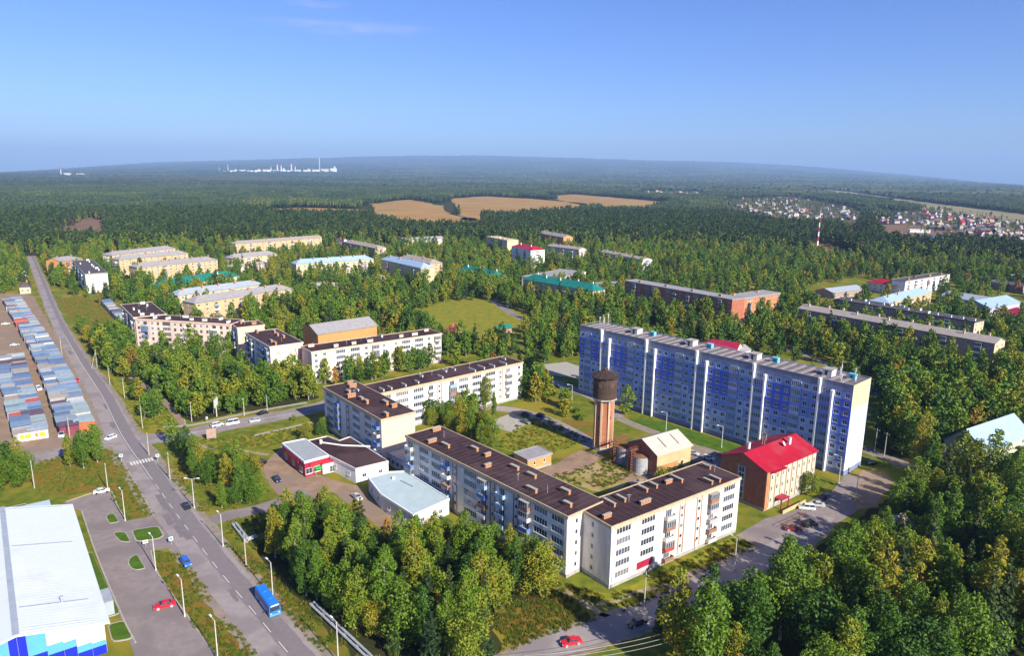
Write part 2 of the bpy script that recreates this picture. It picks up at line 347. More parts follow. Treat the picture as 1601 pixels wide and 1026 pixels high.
def ribbon(name, pxs, w, z, m, label=None, off=0.0, clear=True, amp=0.0, cat=None, clear_w=None, w_end=None):
    C = smooth_line([G(*p) for p in pxs]); SEED[0] += 1; r = random.Random(SEED[0])
    Lp, Rp = [], []; b = MB()
    w0 = w
    for i, p in enumerate(C):
        if w_end: w = w0 + (w_end - w0) * sstep(.5, .8, i / len(C))
        d = (C[min(i + 1, len(C) - 1)] - C[max(i - 1, 0)]).normalized(); n = Vector((-d.y, d.x, 0))
        Lp.append(p + n * (off + w / 2 + r.uniform(-amp, amp))); Rp.append(p + n * (off - w / 2 + r.uniform(-amp, amp)))
    for p in Lp + Rp: b.v.append((p.x, p.y, z))
    k = len(C)
    for i in range(k - 1): b.f.append((k + i, k + i + 1, i + 1, i)); b.m.append(0)
    if clear:
        e = ((clear_w or w) - w) / 2
        for i in range(0, k - 1):
            d = (C[i + 1] - C[i]).normalized() * 0.5; n = Vector((-d.y, d.x, 0)) * 2 * e
            add_clear([Lp[i] + n - d, Rp[i] - n - d, Rp[i + 1] - n + d, Lp[i + 1] + n + d])
    o = b.build(name, m); return tag(o, label, cat, kind='structure')
# ---------------------------------------------------------------- roads, verges, lots (each sheet a few mm above the last)
MAIN = [(540, 1130), (500, 1080), (454, 1026), (399, 960), (342, 892), (292, 826), (261, 783), (224, 730), (190, 680), (160, 620), (128, 570), (103, 528), (84, 490), (70, 455), (58, 425), (46, 395)]
CROSS = [(30, 722), (60, 716), (110, 704), (165, 693), (205, 690), (250, 685), (290, 680), (340, 669), (400, 657), (450, 648), (505, 635), (540, 622)]
sheet('verge_meadow', [(240, 862), (290, 868), (330, 925), (408, 1026), (450, 1080), (370, 1080), (336, 1024), (300, 974), (246, 892)], 0.012, M_dry, 'rusty dry grass verge between main road and car park', amp=0.4)
sheet('verge_meadow', [(60, 716), (110, 706), (165, 700), (190, 712), (240, 806), (198, 814), (168, 765), (110, 775), (60, 772), (52, 740)], 0.012, M_dry, 'olive grass plot between intersection and white hall', clear=False, amp=0.4)
sheet('verge_meadow', [(330, 842), (350, 850), (505, 1026), (540, 1080), (620, 1080), (560, 1026), (470, 940), (400, 870), (362, 838)], 0.012, M_dry, 'brown grass verge between bus and birch wood', clear=False, amp=0.5)
sheet('dirt_lot', [(-60, 470), (10, 458), (52, 462), (92, 530), (130, 600), (170, 655), (178, 682), (110, 702), (40, 720), (-60, 730)], 0.016, M_dirt, 'bare brown dirt around the garage rows', amp=0.8)
sheet('meadow', [(88, 470), (120, 462), (150, 470), (185, 500), (190, 530), (150, 540), (128, 520)], 0.014, M_dry, 'yellowing meadow beside the far end of main road', amp=0.6)
sheet('meadow', [(175, 590), (205, 602), (275, 664), (225, 676), (200, 650)], 0.014, M_yard, 'grassy strip between main road and grove', clear=False, amp=0.5)
sheet('meadow', [(310, 690), (345, 686), (400, 678), (470, 667), (478, 676), (440, 694), (360, 705), (322, 702)], 0.014, M_yard, 'golden grass below the cross street', amp=0.4)
sheet('meadow', [(776, 700), (800, 668), (850, 650), (925, 690), (905, 705), (850, 712), (800, 706)], 0.014, M_yard, 'green and yellow courtyard lawn left of water tower', clear=False, amp=0.4)
sheet('meadow', [(860, 745), (905, 730), (950, 720), (1000, 745), (960, 770), (925, 768)], 0.014, M_sandy, 'sunny yellow courtyard behind corner block', amp=0.5)
sheet('meadow', [(880, 655), (925, 660), (1000, 690), (1000, 712), (925, 700), (880, 672)], 0.0145, M_dry, 'dry grass around the water tower foot', amp=0.4)
sheet('lawn', [(968, 655), (1040, 660), (1180, 705), (1160, 714), (1090, 697), (1000, 668)], 0.02, M_lawn, 'bright green lawn along the blue high-rise', amp=0.25)
sheet('meadow', [(955, 930), (1150, 838), (1205, 862), (1180, 885), (1060, 925), (1010, 955), (985, 965), (920, 945), (890, 915)], 0.014, M_yard, 'grass apron in front of white corner block', amp=0.4)
sheet('meadow', [(790, 940), (870, 930), (905, 948), (940, 978), (845, 1015), (800, 1005), (770, 970)], 0.014, M_dry, 'rust-brown meadow near bottom road', amp=0.6)
sheet('dirt_lot', [(420, 718), (440, 700), (475, 735), (520, 750), (560, 760), (590, 790), (640, 820), (625, 850), (560, 800), (520, 770), (470, 790), (430, 770), (405, 735)], 0.022, M_dirt, 'sandy lot in front of the shop', amp=0.4)
sheet('dirt_lot', [(770, 658), (800, 646), (830, 660), (800, 676), (740, 660)], 0.022, M_conc, 'pale concrete pad in courtyard')
sheet('dirt_lot', [(850, 570), (885, 566), (912, 575), (905, 592), (860, 586)], 0.022, M_conc, 'pale paved yard left of the high-rise')
sheet('dirt_lot', [(810, 740), (850, 735), (905, 705), (945, 712), (925, 728), (880, 745), (830, 752)], 0.022, M_dirt, 'sandy ground around brick outbuilding', amp=0.5)
sheet('dirt_lot', [(1000, 762), (960, 745), (1000, 735), (1060, 735), (1090, 728), (1060, 745)], 0.0222, M_dirt, 'littered ground below the tanks', amp=0.4)
sheet('dirt_lot', [(1330, 752), (1350, 735), (1385, 740), (1400, 755), (1370, 790), (1340, 800)], 0.022, M_dirt, 'dug-over soil beyond the high-rise end', amp=0.8)
sheet('sports_field', [(640, 492), (690, 473), (750, 469), (834, 492), (842, 520), (800, 540), (735, 545), (680, 530)], 0.02, M_yard, 'yellow-green sports field ringed by birches', amp=0.8)
sheet('meadow', [(1130, 505), (1170, 500), (1180, 515), (1120, 525), (1100, 518)], 0.02, M_dirt, 'bare yard at foot of long brick block', amp=0.5)
sheet('meadow', [(1240, 466), (1255, 452), (1300, 448), (1340, 452), (1300, 475), (1265, 480)], 0.02, M_dry, 'yellow waste ground by far houses', amp=1.5)
ribbon('road_shoulder', MAIN, 13.4, 0.030, M_shoulder, 'dusty shoulder along the main road', amp=0.5, clear_w=15, w_end=8.2)
ribbon('road', MAIN, 9.6, 0.040, M_asph, 'long straight grey main road with dashed centre line', w_end=6.4)
ribbon('wheel_lane', MAIN, 4.2, 0.046, M_lane, 'darker worn lane of main road', off=-1.6, clear=False, amp=0.15, w_end=2.4)
ribbon('road_shoulder', CROSS, 11.5, 0.032, M_shoulder, 'dusty shoulder along the cross street', amp=0.4, clear_w=13)
ribbon('road', CROSS, 8.2, 0.043, M_asph, 'cross street running right from the intersection')
ribbon('pavement', [(255, 668), (300, 665), (360, 652), (420, 640), (480, 630)], 2.0, 0.05, M_conc, 'pale pavement above the cross street', clear=True)
ribbon('pavement', [(398, 681), (440, 672), (490, 660)], 1.6, 0.05, M_conc, 'light concrete kerb strip below the cross street')
ribbon('path', [(205, 590), (250, 622), (280, 655), (288, 668)], 2.6, 0.03, M_dirt, 'dirt track through the roadside grove', amp=0.25)
ribbon('path', [(292, 688), (325, 700), (370, 704), (420, 712)], 1.8, 0.03, M_path, 'footpath worn across the grass to shop', amp=0.2)
ribbon('path', [(480, 668), (478, 680), (462, 692), (440, 700)], 1.4, 0.031, M_path, 'short footpath beside shop', amp=0.15)
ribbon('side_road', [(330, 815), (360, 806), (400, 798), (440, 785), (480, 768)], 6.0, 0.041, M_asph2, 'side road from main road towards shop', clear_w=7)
BOT = [(780, 1060), (850, 1018), (920, 994), (985, 972), (1045, 950), (1100, 915), (1160, 888), (1215, 862), (1260, 832), (1285, 805)]
ribbon('road_shoulder', BOT, 10.0, 0.031, M_shoulder, 'dusty edge of lower street', amp=0.4, clear_w=11)
ribbon('road', BOT, 7.0, 0.042, M_asph, 'lower street passing the corner block')
ribbon('path', [(870, 920), (905, 938), (950, 945), (1000, 925), (1080, 905), (1160, 860)], 1.3, 0.03, M_path, 'worn footpath across grass apron', amp=0.2, clear=False)
ribbon('path', [(880, 922), (930, 955), (965, 972)], 1.5, 0.031, M_path, 'footpath down to lower street', amp=0.2, clear=False)
ribbon('path', [(1060, 905), (1090, 892), (1150, 880), (1200, 868)], 1.2, 0.0305, M_path, 'pale kerbside path along lower street', amp=0.15, clear=False)
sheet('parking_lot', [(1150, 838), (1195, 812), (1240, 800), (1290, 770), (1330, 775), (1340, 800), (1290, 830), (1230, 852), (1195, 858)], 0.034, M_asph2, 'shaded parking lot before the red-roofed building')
ribbon('courtyard_road', [(965, 653), (1000, 668), (1060, 690), (1120, 712), (1150, 728)], 4.6, 0.036, M_shoulder, 'pale lane along the high-rise lawn')
ribbon('courtyard_road', [(835, 570), (850, 590), (885, 605), (905, 612), (940, 628), (965, 653)], 6.0, 0.037, M_asph, 'shaded lane at foot of high-rise')
ribbon('courtyard_road', [(740, 640), (790, 640), (850, 655), (905, 682), (930, 700)], 6.5, 0.035, M_asph, 'courtyard lane beneath the tower shadow', clear_w=6)
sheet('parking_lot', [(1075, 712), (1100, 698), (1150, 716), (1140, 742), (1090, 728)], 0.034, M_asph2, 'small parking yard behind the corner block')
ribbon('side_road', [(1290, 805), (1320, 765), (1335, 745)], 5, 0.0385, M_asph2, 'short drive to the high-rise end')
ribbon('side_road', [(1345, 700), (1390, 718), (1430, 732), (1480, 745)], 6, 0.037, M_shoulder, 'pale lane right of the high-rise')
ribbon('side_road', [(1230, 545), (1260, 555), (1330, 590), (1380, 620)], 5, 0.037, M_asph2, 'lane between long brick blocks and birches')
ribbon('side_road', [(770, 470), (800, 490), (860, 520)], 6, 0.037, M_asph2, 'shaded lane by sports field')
ribbon('side_road', [(1250, 470), (1300, 480), (1380, 470)], 6, 0.0372, M_shoulder, 'dirt lane by far sheds', amp=0.5)
LOT = [(100, 786), (170, 767), (184, 792), (197, 815), (240, 808), (262, 835), (290, 864), (262, 858), (236, 862), (244, 893), (300, 975), (336, 1026), (372, 1080), (230, 1080), (205, 1010), (150, 870), (126, 800)]
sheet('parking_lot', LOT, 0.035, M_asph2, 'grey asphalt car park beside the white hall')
def kerbed(pxs, label, m=M_lawn):
    P = [G(*p) for p in pxs]; cx = sum(p.x for p in P) / len(P); cy = sum(p.y for p in P) / len(P)
    Pl = []
    for i in range(len(P)):
        o0, o1, o2 = P[i - 1], P[i], P[(i + 1) % len(P)]; r_ = min(1.3, (o0 - o1).length * .3, (o2 - o1).length * .3); pa, pb = o1 + (o0 - o1).normalized() * r_, o1 + (o2 - o1).normalized() * r_
        Pl += [pa, (pa + pb) * .25 + o1 * .5, pb]
    b = MB(); b.prism([(p.x, p.y) for p in Pl], 0.0, 0.15); e = b.build('kerb', M_conc)
    tag(e, 'concrete kerb of ' + label, kind='structure')
    b = MB(); b.quad([(cx + (p.x - cx) * (1 - 0.35 / max(1, math.hypot(p.x - cx, p.y - cy))), cy + (p.y - cy) * (1 - 0.35 / max(1, math.hypot(p.x - cx, p.y - cy))), 0.16) for p in Pl])
    o = b.build('traffic_island', m)
    if o.data.polygons[0].normal.z < 0: o.data.flip_normals()
    tag(o, label, kind='structure'); add_clear(P)
kerbed([(165, 811), (168, 805), (178, 803), (187, 817), (171, 820)], 'small round-nosed grass island near hall corner')
kerbed([(176, 834), (196, 832), (205, 849), (187, 848)], 'narrow grass island between two entries')
kerbed([(205, 830), (248, 823), (257, 838), (250, 843), (234, 846), (212, 848)], 'wide grass island between two entries')
kerbed([(199, 882), (203, 873), (214, 867), (228, 890), (214, 893), (204, 890)], 'half-round grass island below second entry')
kerbed([(130, 866), (143, 864), (188, 961), (164, 968), (150, 925)], 'long narrow lawn along the hall wall')
kerbed([(168, 978), (194, 971), (209, 1000), (175, 1006)], 'short lawn near hall front corner')
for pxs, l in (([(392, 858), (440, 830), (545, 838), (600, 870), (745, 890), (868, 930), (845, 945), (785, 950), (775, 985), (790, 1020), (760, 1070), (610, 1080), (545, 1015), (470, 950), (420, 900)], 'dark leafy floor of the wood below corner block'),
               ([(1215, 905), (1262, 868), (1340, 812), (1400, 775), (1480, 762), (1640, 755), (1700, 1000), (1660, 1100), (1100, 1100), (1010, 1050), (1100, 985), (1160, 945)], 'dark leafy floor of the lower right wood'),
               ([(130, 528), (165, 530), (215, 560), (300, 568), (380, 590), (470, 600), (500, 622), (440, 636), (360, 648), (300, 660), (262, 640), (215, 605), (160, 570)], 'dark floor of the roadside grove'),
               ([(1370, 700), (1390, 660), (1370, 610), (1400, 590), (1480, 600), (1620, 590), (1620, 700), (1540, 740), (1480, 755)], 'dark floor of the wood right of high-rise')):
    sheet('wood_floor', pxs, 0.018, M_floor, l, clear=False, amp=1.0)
for pxs, l in (([(104, 785), (168, 767), (184, 793), (196, 813)], 'pale kerb around the top of hall car park'), ([(236, 862), (244, 892), (270, 932), (300, 974), (336, 1025), (360, 1062)], 'pale kerb between car park and verge'), ([(192, 722), (215, 762), (240, 806)], 'pale kerb strip along main road verge'), ([(128, 800), (150, 866), (190, 962), (212, 1006)], 'pale walkway edge along the hall lawns')):
    K = smooth_line([G(*p) for p in pxs], 4); b = MB()
    for i in range(len(K) - 1): p, q = K[i], K[i + 1]; b.obox(((p.x + q.x) / 2, (p.y + q.y) / 2), math.atan2(q.y - p.y, q.x - p.x), (q - p).length + .05, .32, 0, .16 + .003 * (i % 2))
    tag(b.build('kerb', M_conc), l, kind='structure')
rp0 = random.Random(14); CM_ = smooth_line([G(*p) for p in MAIN[1:-4]]); M_patch = mat('fresh_asphalt_patch', (.195, .168, .165), (.165, .143, .142), .6, .9, 8)
for k in range(14):      # repair patches and oil-dark wear in the asphalt
    if k < 14: c = CM_[rp0.randrange(len(CM_) - 1)]; c = c + Vector((rp0.uniform(-3, 3), rp0.uniform(-2, 2), 0)); an = math.radians(-52)
    else: c = G(rp0.uniform(170, 260), rp0.uniform(880, 1000)); an = rp0.uniform(0, 3)
    l_, w_ = rp0.uniform(1.5, 7), rp0.uniform(.8, 2.2); u_ = Vector((math.cos(an), math.sin(an), 0)); n_ = Vector((-u_.y, u_.x, 0))
    if not inpoly(*PX(c), LOT) and k >= 14: continue
    Q = ragged([c - u_ * l_ - n_ * w_ / 2, c + u_ * l_ - n_ * w_ / 2, c + u_ * l_ + n_ * w_ / 2, c - u_ * l_ + n_ * w_ / 2], .8, .15, k)
    b = MB(); b.quad([(p.x, p.y, .0482 + .0002 * k) for p in Q]); tag(b.build('asphalt_patch', M_patch), 'dark repair patch in the asphalt', kind='structure')
# painted markings
C = smooth_line([G(*p) for p in MAIN[:-4]]); b = MB(); acc = 0
for i in range(len(C) - 1):
    d = C[i + 1] - C[i]; n = max(1, int(d.length / 0.5)); dn = d.normalized(); nn = Vector((-dn.y, dn.x, 0)) * 0.075
    for k in range(n):
        if int(acc / 4) % 2 == 0 or acc > 132:
            p, q = C[i] + d * (k / n), C[i] + d * ((k + 1) / n); b.quad([(*(p - nn)[:2], 0.054), (*(q - nn)[:2], 0.054), (*(q + nn)[:2], 0.054), (*(p + nn)[:2], 0.054)])
        acc += d.length / n
tag(b.build('road_marking', M_paint), 'dashed white centre line of main road', kind='structure')
z0, z1 = G(203, 726), G(240, 718); dd = (z1 - z0); ax = (G(224, 730) - G(214, 714)).normalized()
for k in range(8):
    c = z0 + dd * ((k + 0.5) / 8); b = MB(); b.obox((0, 0), 0, 3.2, 0.55, 0, 0.004)
    o = b.build('zebra_stripe', M_paint, None, loc=(c.x, c.y, 0.052), rz=math.atan2(ax.y, ax.x)); tag(o, 'white zebra crossing stripes below the intersection', kind='structure')
C = smooth_line([G(*p) for p in CROSS[5:11]]); b = MB()
for i in range(len(C) - 1):
    p, q = C[i], C[i + 1]; dn = (q - p).normalized(); nn = Vector((-dn.y, dn.x, 0)) * 0.11
    b.quad([(*(p - nn)[:2], 0.054), (*(q - nn)[:2], 0.054), (*(q + nn)[:2], 0.054), (*(p + nn)[:2], 0.054)])
tag(b.build('road_marking', M_paint), 'solid white line of the cross street', kind='structure')
M_villg = mat('village_green', (.085, .085, .035), (.05, .06, .022), .02, .95, 6, c3=(.16, .12, .07), s3=.012, spec=.05)
# ---------------------------------------------------------------- far land
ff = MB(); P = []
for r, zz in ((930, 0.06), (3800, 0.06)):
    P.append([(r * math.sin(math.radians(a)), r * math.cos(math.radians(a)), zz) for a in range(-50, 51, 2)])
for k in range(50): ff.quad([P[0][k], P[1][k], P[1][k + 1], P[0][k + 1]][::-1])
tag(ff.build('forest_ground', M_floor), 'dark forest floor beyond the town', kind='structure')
FIELDS = [[(580, 319), (640, 312), (690, 322), (697, 333), (752, 345), (755, 366), (660, 366), (586, 352)],
          [(704, 311), (760, 307), (830, 311), (915, 318), (905, 335), (790, 346), (725, 345)],
          [(850, 307), (900, 304), (960, 309), (1050, 317), (1010, 330), (950, 333), (912, 322)]]
for p, l in zip(FIELDS, ('leftmost tan stubble field in the forest', 'long tan stubble field in middle of forest', 'rightmost tan stubble field in the forest')):
    sheet('field', p, 0.35, M_field, l, far=True, amp=10, step=60)
sheet('field', [(410, 327), (480, 325), (575, 328), (580, 345), (500, 344), (415, 340)], 0.3, M_field, 'thin tan clearing left of the fields', far=True)
sheet('meadow', [(90, 362), (140, 340), (162, 346), (165, 384), (100, 384)], 0.3, M_soil, 'reddish clearing at left forest edge', far=True, amp=6, step=30)
sheet('river_plain', [(1385, 308), (1480, 321), (1620, 338), (1620, 352), (1500, 336), (1390, 318)], 0.35, M_plain, 'pale river meadow beyond the village', far=True, amp=15, step=90)
sheet('river_plain', [(1240, 292), (1330, 300), (1400, 310), (1390, 315), (1300, 304)], 0.35, M_plain, 'narrow pale river strip at right horizon', far=True)
sheet('ploughed_land', [(1365, 352), (1440, 350), (1500, 368), (1560, 380), (1545, 392), (1450, 392), (1385, 384), (1370, 366)], 0.3, M_soil, 'reddish bare land before the right village', far=True, amp=6, step=40)
sheet('meadow', [(1300, 352), (1330, 350), (1360, 372), (1340, 378), (1305, 362)], 0.3, M_field, 'small tan clearing near radio mast', far=True, amp=5, step=40)
sheet('village_ground', [(1135, 312), (1240, 307), (1335, 326), (1350, 352), (1300, 362), (1220, 358), (1145, 342)], 0.25, M_villg, 'grassy ground of the wooded village', far=True, clear=True)
sheet('village_ground', [(1000, 298), (1095, 300), (1095, 308), (1005, 307)], 0.25, M_villg, 'grassy ground of the hamlet', far=True, clear=True)
sheet('village_ground', [(1395, 332), (1480, 328), (1601, 350), (1660, 380), (1620, 402), (1520, 384), (1420, 362)], 0.26, M_villg, 'pale ground of the far right village', far=True, clear=True)
sheet('meadow', [(1235, 380), (1300, 382), (1340, 400), (1330, 410), (1270, 398)], 0.3, M_field, 'tan glade in front of the radio mast', far=True, amp=3, step=20)
# bumpy canopy of the endless far forest
b = MB(); rr = random.Random(5); NA, NR = 480, 250
for i in range(NR + 1):
    r = 3500 + (R_FAR - 3500) * (i / NR) ** 1.9
    for k in range(NA + 1):
        a = math.radians(-46 + 92 * k / NA) + rr.uniform(-.0007, .0007); q = r + rr.uniform(-12, 12) * (1 + i / 90)
        x, y = q * math.sin(a), q * math.cos(a)
        b.v.append((x, y, ZT(x, y) + 3 + rr.random() ** 1.5 * (15 + i * .10) * (1 if i > 0 else 0)))
FARC = [c for c in CLEAR if c[3] > 3000]
for i in range(NR):
    for k in range(NA):
        p = i * (NA + 1) + k; x, y, _ = b.v[p]
        if any(c[0] <= x <= c[1] and c[2] <= y <= c[3] and inpoly(x, y, c[4]) for c in FARC): continue
        b.f.append((p, p + 1, p + NA + 2, p + NA + 1)); b.m.append(0)
tag(b.build('far_forest', M_canopy), 'endless dark forest fading into blue haze at the horizon', 'forest', kind='stuff')
# ---------------------------------------------------------------- buildings: a block with real openings, each window and balcony its own part
WC = {}
def win_mesh(w, h, n, gi, fm=None):
    fm = fm or M_frame; key = ('w', round(w, 2), round(h, 2), n, gi, fm.name)
    if key in WC: return WC[key]
    b = MB(); t = 0.09 if w < 3 else 0.12; y0, y1 = 0.03, 0.14
    b.box(0, w, y0, y1, 0, t, 0); b.box(0, w, y0, y1, h - t, h, 0); b.box(0, t, y0, y1, t, h - t, 0); b.box(w - t, w, y0, y1, t, h - t, 0)
    for k in range(1, n):
        x = w * k / n; b.box(x - t * .45, x + t * .45, y0 + .01, y1, t, h - t, 0)
    b.quad([(t, .11, t), (w - t, .11, t), (w - t, .11, h - t), (t, .11, h - t)], 1)
    b.box(-.06, w + .06, -.10, .05, -.07, -.005, 0)
    WC[key] = b.mesh('window', [fm, M_glass[gi]]); return WC[key]
BALC = None
def balc_mesh(w, v):
    global BALC
    if BALC is None:
        BALC = [M_white, M_silw, mat('balcony_blue', (.10, .20, .50), None, 1), mat('balcony_brown', (.30, .16, .11), None, 1), mat('balcony_grey', (.42, .42, .44), None, 1), mat('balcony_red', (.45, .06, .05), None, 1), mat('balcony_sky', (.30, .44, .62), None, 1)]
    key = ('b', round(w, 2), v)
    if key in WC: return WC[key]
    pm, glazed = BALC[v % 7], v >= 7
    b = MB(); d = 1.15
    b.box(0, w, -d, 0, -.16, 0, 2)
    b.box(0, w, -d, -d + .07, 0, 1.02, 0); b.box(0, .07, -d + .07, 0, 0, 1.02, 0); b.box(w - .07, w, -d + .07, 0, 0, 1.02, 0)
    if glazed:
        b.box(.02, w - .02, -d + .03, -d + .045, 1.02, 2.35, 1); b.box(.02, .04, -d + .05, 0, 1.02, 2.35, 1); b.box(w - .04, w - .02, -d + .05, 0, 1.02, 2.35, 1)
        b.box(-.05, w + .05, -d - .08, 0, 2.35, 2.45, 2)
        for k in range(5):
            x = (w - .08) * k / 4; b.box(x, x + .08, -d, -d + .06, 1.02, 2.35, 3)
    WC[key] = b.mesh('balcony', [pm, M_glass[1], M_conc, M_frame]); return WC[key]
FP = []
def facade_mesh(Lf, z0, z1, holes, dep=0.14):
    xs = sorted({0.0, Lf} | {round(v, 3) for h in holes for v in h[:2]}); zs = sorted({z0, z1} | {round(v, 3) for h in holes for v in h[2:]})
    hs = {}
    for h in holes: hs.setdefault(round(h[0], 3), []).append((round(h[0], 3), round(h[1], 3), round(h[2], 3), round(h[3], 3)))
    rects = [q for l in hs.values() for q in l]; b = MB()
    for i in range(len(xs) - 1):
        xm = (xs[i] + xs[i + 1]) / 2; cov = [q for q in rects if q[0] < xm < q[1]]; run = zs[0]
        cuts = sorted((q[2], q[3]) for q in cov); z = z0
        for a_, c_ in cuts:
            if a_ > z + 1e-4: b.quad([(xs[i], 0, z), (xs[i + 1], 0, z), (xs[i + 1], 0, a_), (xs[i], 0, a_)])
            z = c_
        if z1 > z + 1e-4: b.quad([(xs[i], 0, z), (xs[i + 1], 0, z), (xs[i + 1], 0, z1), (xs[i], 0, z1)])
    for x0, x1, a_, c_ in rects:
        b.quad([(x0, 0, a_), (x1, 0, a_), (x1, dep, a_), (x0, dep, a_)]); b.quad([(x0, 0, c_), (x0, dep, c_), (x1, dep, c_), (x1, 0, c_)])
        b.quad([(x0, 0, a_), (x0, dep, a_), (x0, dep, c_), (x0, 0, c_)]); b.quad([(x1, 0, a_), (x1, 0, c_), (x1, dep, c_), (x1, dep, a_)])
    return b
BW = {'w': 3.0, 'W': 3.4, 'b': 3.8, 'l': 6.2, 's': 2.6, '.': 1.6, 'n': 2.2, 'B': 3.8, 'm': 5.3}
def side_xf(i, L, D):
    return [((0, 0), 0.0, L), ((L, 0), math.pi / 2, D), ((L, D), math.pi, L), ((0, D), -math.pi / 2, D)][i]
def block(name, label, cat, a, b_, D, h, floors, bays, wall=M_sil, roof='flat', roofm=M_bit, vents=0, rim=M_frieze, plinth=0.9, ventm=M_brick, frame=None,
          group=None, ridge=3.0, glz=0.5, chim=0, hipl=True, hipr=True, balc=(0, 1, 0, 1, 2, 4, 6, 3), endm=None, teeth=False, ventsz=(2.6, 0.8, 1.3), seed=None, detail=True, sill=0.9, wh=1.5, topz=0.7, ventrot=False):
    a, b_ = Vector((a[0], a[1], 0)), Vector((b_[0], b_[1], 0)); L = (b_ - a).length; ang = math.atan2((b_ - a).y, (b_ - a).x)
    t = thing(name, label, cat, a, ang, group); rr = random.Random(seed if seed is not None else int(L * 100 + h * 7))
    u = (b_ - a).normalized(); v = Vector((-u.y, u.x, 0)); fp = [a, b_, b_ + v * D, a + v * D]; FP.append([(p.x, p.y) for p in fp]); add_clear(fp, 2.4)
    fh = (h - plinth - topz) / floors; wm = MB(); em = {1: MB(), 3: MB()}
    for i in range(4):
        (ox, oy), ra, Ls = side_xf(i, L, D); ca, sa = math.cos(ra), math.sin(ra); code = bays.get('FRBL'[i], '')
        holes = []; tw = sum(BW[c] for c in code); k = Ls / tw if tw else 1; x = 0.0
        for c in code:
            bw = BW[c] * k
            if c in 'wWlsnm' or c in 'bB':
                wdt = {'w': 1.45, 'W': 2.1, 'l': min(5.5, bw - .3), 's': 1.0, 'n': 0.9, 'b': 2.2, 'B': 2.2, 'm': min(4.7, bw - .25)}[c]; wdt = min(wdt, bw - .25)
                hh = {'s': 1.1, 'n': 1.3, 'l': 1.75, 'm': 1.75}.get(c, wh); hh = min(hh, fh - 0.7)
                for fl in range(floors):
                    zb = plinth + fl * fh + (sill if c not in 'sbB' else (0.35 if c != 's' else 1.6 if fl < floors - 1 else 0.9))
                    if zb + hh > h - 0.3: hh2 = h - 0.3 - zb
                    else: hh2 = hh
                    if c in 'bB': hh2 = min(2.05, fh - .5)
                    if c == 's' and fl == floors - 1 and floors > 2: zb = plinth + fl * fh + .8
                    xc = x + bw / 2; r_ = (xc - wdt / 2, xc + wdt / 2, zb, zb + hh2); holes.append(r_)
                    gi = rr.choice((0, 0, 1, 1, 2)); n = {'l': 6, 'm': 5, 'W': 3, 's': 1, 'n': 1, 'w': 2, 'b': 3, 'B': 3}[c]
                    obj('window', win_mesh(wdt, hh2, n, gi, frame if frame and rr.random() < .6 else None), t, (ox + ca * r_[0], oy + sa * r_[0], zb), ra)
                    if c in 'bB' and (fl > 0 or c == 'B'):
                        vv = rr.choice(balc) + (7 if rr.random() < glz else 0); bwid = round(min(3.2, bw - .3) * 4) / 4
                        obj('balcony', balc_mesh(bwid, vv), t, (ox + ca * (xc - bwid / 2), oy + sa * (xc - bwid / 2), zb - .3), ra)
                if c == 's' and detail:
                    pb = MB(); pb.box(0, .45, -.05, 0, 0, h - plinth - .9)
                    for sx in (x + bw / 2 - .5 - .6, x + bw / 2 + .65):
                        pb.build('brick_strip', M_brown, t, loc=(ox + ca * sx, oy + sa * sx, plinth + .1), rz=ra)
            x += bw
        fb = facade_mesh(Ls, 0.0, h, holes); tgt = em[i] if (endm and i in (1, 3)) else wm; k0 = len(tgt.v)
        tgt.v += [(ox + ca * p[0] - sa * p[1], oy + sa * p[0] + ca * p[1], p[2]) for p in fb.v]
        tgt.f += [tuple(k0 + j for j in f) for f in fb.f]; tgt.m += fb.m
    wm.build('wall', wall, t)
    for q in (1, 3):
        if em[q].f: em[q].build('end_wall', endm, t)
    pl = MB(); e = .08
    pl.box(-e, L + e, -e, 0, 0, plinth - .1); pl.box(-e, L + e, D, D + e, 0, plinth - .1); pl.box(-e, 0, 0, D, 0, plinth - .1); pl.box(L, L + e, 0, D, 0, plinth - .1)
    pl.build('plinth', M_plinth, t)
    if roof == 'flat':
        b = MB(); b.box(-.2, L + .2, -.2, D + .2, h - .02, h + .16); ro = b.build('roof', roofm, t)
        b = MB(); e = .32
        for q in ((-e, L + e, -e, -.05), (-e, L + e, D + .05, D + e), (-e, -.05, -.05, D + .05), (L + .05, L + e, -.05, D + .05)): b.box(*q, h - .42, h + .32)
        b.build('parapet', rim, t)
        for k in range(vents):
            vx = L * (k + .5) / vents + rr.uniform(-1, 1); vy = D * (rr.choice((.22, .3, .68, .74))); sx, sy, sz = ventsz
            sx *= rr.uniform(.7, 1.25); b = MB(); b.box(-sx / 2, sx / 2, -sy / 2, sy / 2, 0, sz, 0); b.box(-sx / 2 - .12, sx / 2 + .12, -sy / 2 - .12, sy / 2 + .12, sz, sz + .13, 1)
            for q in range(3): b.box(-sx / 2 + sx * (.12 + .3 * q), -sx / 2 + sx * (.24 + .3 * q), -sy / 2 - .01, sy / 2 + .01, sz * .55, sz * .8, 2)
            b.build('vent_shaft', [ventm, M_conc, M_rdark], ro, loc=(vx, vy, h + .15), rz=math.pi / 2 if ventrot and rr.random() < .85 else rr.choice((0, 0, math.pi / 2)))
        if detail:
            for k in range(max(1, int(L / 18))):
                b = MB(); b.tube((0, 0, 0), (0, 0, 2.2), .04, .03); b.tube((-.6, 0, 1.9), (.6, 0, 1.9), .03); b.tube((-.4, 0, 1.5), (.4, 0, 1.5), .03)
                b.build('aerial', M_pole, ro, loc=(rr.uniform(2, L - 2), D * rr.uniform(.3, .7), h + .16), rz=rr.uniform(0, 3))
            pb = MB()      # faint bitumen strips lying on the felt
            for k in range(int(L / 2)):
                x0 = k * 2 + rr.uniform(0, .4)
                if x0 + .12 < L: pb.box(x0, x0 + .1, .1, D - .1, h + .16, h + .185)
